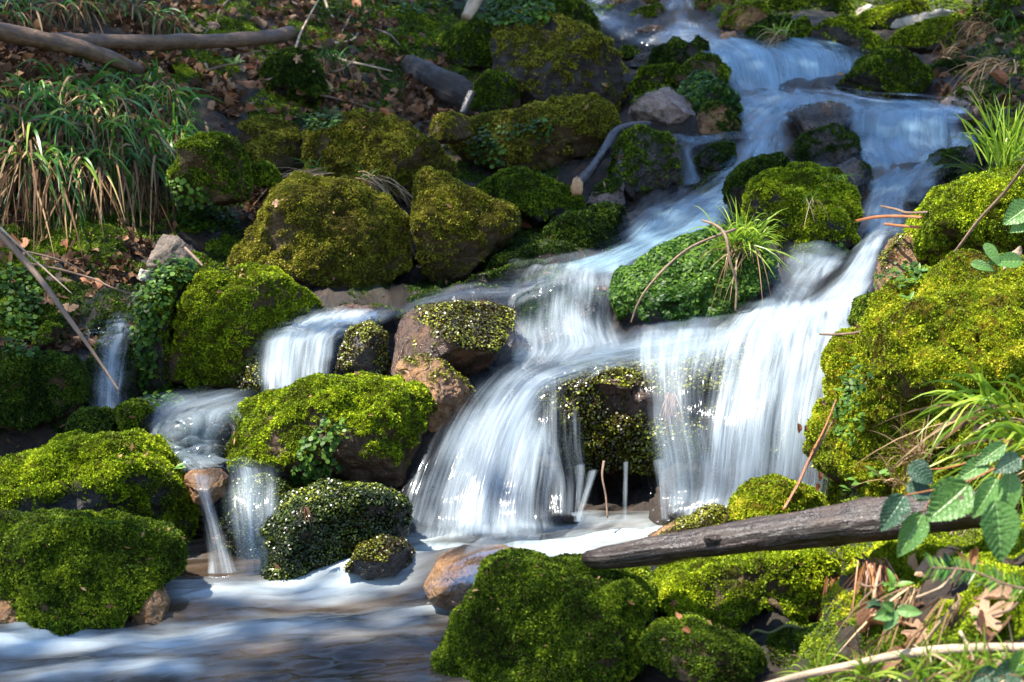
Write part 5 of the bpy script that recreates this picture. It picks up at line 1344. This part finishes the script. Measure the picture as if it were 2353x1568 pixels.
spray('bramble spray with a glossy round leaf and two toothed leaves over the log end', (2230, 1100), 2.16,
      [(2078, 1138, 2027, 1220, 62, 1), (2120, 1180, 2068, 1280, 62, 0), (2226, 1112, 2132, 1196, 96, 0)],
      [('2300,1070 2225,1105 2150,1125 2080,1138', [2.6, 2.4, 2, 1.4]), ('2225,1105 2226,1112', [1.6, 1.2]), ('2150,1125 2120,1180', [1.6, 1.2])])
spray('bramble spray with dark bluish leaves behind the glossy leaf', (2200, 1050), 2.28,
      [(2088, 1068, 2148, 1110, 58, 1), (2083, 1115, 2150, 1142, 48, 1), (2270, 1058, 2200, 1102, 48, 0), (2310, 1020, 2238, 1070, 40, 0), (2170, 1120, 2110, 1150, 26, 0)],
      [('2320,1010 2270,1045 2180,1075 2090,1080', [2.4, 2.2, 2, 1.4])])
spray('two silvery green bramble leaves at the right edge beside the bleached leaf', (2350, 590), 2.75,
      [(2350, 600, 2275, 598, 40, 0), (2262, 560, 2300, 610, 30, 0), (2230, 605, 2290, 618, 26, 0)], [('2400,580 2350,598 2280,585', [2, 2, 1.4])])
spray('pale green folded bramble leaf at the right edge above the bleached leaf', (2360, 470), 2.75, [(2368, 470, 2308, 512, 58, 0), (2372, 500, 2325, 530, 44, 0)], [('2420,450 2365,472', [2, 1.6])])
spray('bramble leaves cut by the bottom right corner', (2350, 1500), 1.95, [(2350, 1535, 2280, 1560, 60, 1), (2353, 1500, 2330, 1560, 50, 0), (2290, 1540, 2230, 1575, 44, 1)], [('2420,1480 2350,1530', [2.4, 2])])
spray('toothed grey green nettle like leaf in the bottom right moss', (2050, 1405), 2.12, [(2052, 1405, 2010, 1420, 34, 0), (2055, 1402, 2035, 1450, 34, 0), (2060, 1402, 2120, 1408, 30, 0), (2055, 1400, 2030, 1385, 26, 0)], [('2080,1440 2055,1403', [1.6, 1.4])])

def herb(label, u, v, spx, n, D=None, dark=False, up=.8):
    b = np.array(on(u, v, .015)) if D is None else P(float(u), float(v), D)
    D = (b - CAM) @ FWD
    o = empty('leafy_herb', b)
    tag(o, label, 'herb')
    for i in range(n):
        a = i * 2.4 + rng.random()
        d = np.array([math.cos(a), -.35 + .5 * math.sin(a), up * rng.uniform(.3, 1)])
        L = spx * D / FPX * rng.uniform(.6, 1.1)
        V, F, uv = leaf_oval(L, L * .38, 0, 0, .15, .3, 5, 9)
        M = place(None, b, d, (0, -.4, 1))
        mk('leaf', np.array([(M @ Vector(x))[:] for x in V]), F, DARKL if dark else HERB, parent=o, uv=uv)
herb('bright green narrow leaved herb just behind the log', 1990, 1108, 44, 11)
herb('small bright herb left of the narrow leaved one behind the log', 1958, 1128, 34, 9)
herb('narrow leaved herb right of the others behind the log', 2018, 1095, 36, 9)
herb('dark green leafy herb on the bank under the log', 2030, 1395, 52, 9, dark=True)
herb('green herb beside the dark leafy herb under the log', 2055, 1350, 44, 7)
herb('small herb growing on the edge of the upper left sunlit boulder', 402, 1078, 30, 7)
herb('small herb at the crest of the striped boulder', 430, 618, 30, 7)
herb('pale herb in the grass above the golden boulder', 2110, 625, 34, 8)
herb('small herb on the crest of the golden boulder', 2090, 690, 30, 6)
herb('small herb at the left foot of the golden boulder beside the fall', 1938, 900, 32, 8)
herb('small herb in the litter behind the hanging grass', 540, 150, 30, 6)
herb('dark herb among the bright moss in the bottom right', 2180, 1300, 36, 8, dark=True)
herb('round leaved herb in the bottom right moss', 2250, 1420, 34, 6)

def fir(label, s, D, nl):
    A, ds = path(s, D)
    o = empty('fir_twig', A[0])
    tag(o, label, 'fir twig')
    V, F, uv = tube(A, np.array([3.2, 2.8, 2.2, 1.4]) * ds.mean() / FPX, 7, .1, 3)
    mk('stem', V, F, TWIG, parent=o, uv=uv)
    C = cat_rom(A, 14); T = unit(np.gradient(C, axis=0))
    n = 3 * len(C)
    i = rng.integers(0, len(C), n); sd = np.where(rng.random(n) < .5, 1, -1)[:, None]
    nr = np.array([.0, -.9, .4])
    S = unit(np.cross(T[i], nr)) * sd
    d = S * .9 + T[i] * .5 + rng.normal(size=(n, 3)) * .14 + nr * .15
    V, F, x = blades(C[i], d, nl * rng.uniform(.7, 1.1, n), np.full(n, .0024), np.full(n, .05), K=4)
    mk('needles', V, F, GR, parent=o, attrs={'var': x})
fir('green fir twig with flat needles lying in the bottom right', '2390,1362 2310,1342 2230,1312 2140,1304', [2.02, 2.06], .026)
for k in range(26):
    u0, v0 = (rl.uniform(420, 1000), rl.uniform(0, 240)) if k < 18 else (rl.uniform(1950, 2300), rl.uniform(1300, 1540))
    a = rl.uniform(-1.2, 1.2); l = rl.uniform(50, 130)
    u1, v1 = u0 + l * math.cos(a), v0 + l * math.sin(a)
    s = f'{u0:.0f},{v0:.0f} {(u0 + u1) / 2 + rl.normal() * 6:.0f},{(v0 + v1) / 2 + rl.normal() * 6:.0f} {u1:.0f},{v1:.0f}'
    stick('twig', 'thin dead twig lying in the leaf litter of the left bank' if k < 18 else 'thin dead twig lying in the moss of the right bank', 'twig', s, [3, 2.6, 1.6] if k < 18 else [4, 3.4, 2], TWIG if k % 3 else PALE, off=.03, ns=6,
          group='twigs of the left bank' if k < 18 else 'twigs of the right bank')
# ------------------------------------------------------------------ the trees that shade the stream (left and uphill of the frame)
CROWN = leafmat('tree_leaves', [(0, (.03, .06, .015)), (.6, (.06, .11, .025)), (1, (.11, .17, .04))], .5, .35, .3)
def tree(label, base, crown, rad, nleaf, tr=.11, seed=0, leaf=.11, clumps=26, wob=1.0):
    r = np.random.default_rng(seed)
    base, crown = np.array(base, float), np.array(crown, float)
    o = empty('tree', base)
    tag(o, label, 'tree')
    A = np.array([base - [0, 0, .4], base * .66 + crown * .34 + wob * r.normal(size=3) * .12, base * .3 + crown * .7 + wob * r.normal(size=3) * .15, crown + [0, 0, rad * .6]])
    V, F, uv = tube(A, np.array([tr, tr * .8, tr * .6, tr * .3]), 12, .12, seed)
    mk('trunk', V, F, BARK, parent=o, uv=uv)
    if not nleaf: return
    cl = crown + unit(r.normal(size=(clumps, 3))) * (r.random((clumps, 1)) ** .4) * rad * np.array([1, 1, .6])
    for c in cl[:12]:
        f = r.uniform(.45, .9)
        s = base * (1 - f) + crown * f
        V, F, uv = tube(np.array([s, (s + c) / 2 + [0, 0, .12], c]), np.array([tr * .35, tr * .22, tr * .06]), 7, .12, seed, n=6)
        mk('limb', V, F, BARK, parent=o, uv=uv)
    k = r.integers(0, clumps, nleaf)
    p = cl[k] + r.normal(size=(nleaf, 3)) * rad * .17
    V, F, x = sprigs(p, unit(r.normal(size=(nleaf, 3))), leaf, k=1, wid=.75, up=0)
    mk('crown', V, F, CROWN, parent=o, attrs={'var': x})
def shade(label, u, v, D, t, rad, n, seed, **kw):
    c = P(float(u), float(v), D) + np.array(SUN) * t
    p, _ = None, None
    # stand on the ground below its crown
    h = SB.ray_cast(Vector((c[0], c[1], 60)), Vector((0, 0, -1)))
    b = np.array(h[0]) if h[0] is not None else np.array([c[0], c[1], 0])
    tree(label, b, c, rad, n, seed=seed, **kw)
TREES = [
 ('tree uphill shading the leaf litter of the left bank', 650, 90, 7.0, 10, 1.6, 1900, 9),
 ('tree above the right hand chute', 2050, 350, 6.0, 10, 1.05, 3300, 8),
 ('tall tree uphill left of the frame, shading the hanging grass', 150, 110, 5.9, 9.5, 1.6, 1300, 1),
 ('tall tree uphill behind the olive boulders', 950, 330, 5.8, 10, 1.5, 600, 2),
 ('tall tree above the upper fall', 1750, 190, 7.2, 10, 2.0, 8500, 3),
 ('tall tree above the topmost pool', 1350, 60, 8.2, 9, 1.8, 6000, 4),
 ('tree on the left bank shading the left fall', -40, 900, 3.85, 9, .7, 1200, 5),
 ('tree on the left bank shading the pool', 760, 1680, 2.6, 9, .85, 900, 6),
 ('tree shading the sliding chute', 1650, 430, 5.6, 10, 1.15, 4300, 7),
]
for a in TREES:
    shade(a[0], *a[1:])
for lab, u, v, D, hh, tr, sd in (('slender sapling left of the frame whose trunk stripes the sunlit boulder', 600, 745, 4.0, 4.4, .055, 31), ('second slender sapling beside the first, casting the upper stripe', 600, 650, 4.22, 4.8, .05, 32)):
    q = P(float(u), float(v), D)
    b = q + np.array([SUN.x, SUN.y, 0]) / SUN.z * 3.4
    h = SB.ray_cast(Vector((b[0], b[1], 60)), Vector((0, 0, -1)))
    b[2] = h[0][2] if h[0] is not None else .6
    tree(lab, b, b + np.array([.05, .05, hh]), .5, 0, tr=tr, seed=sd, wob=.15)
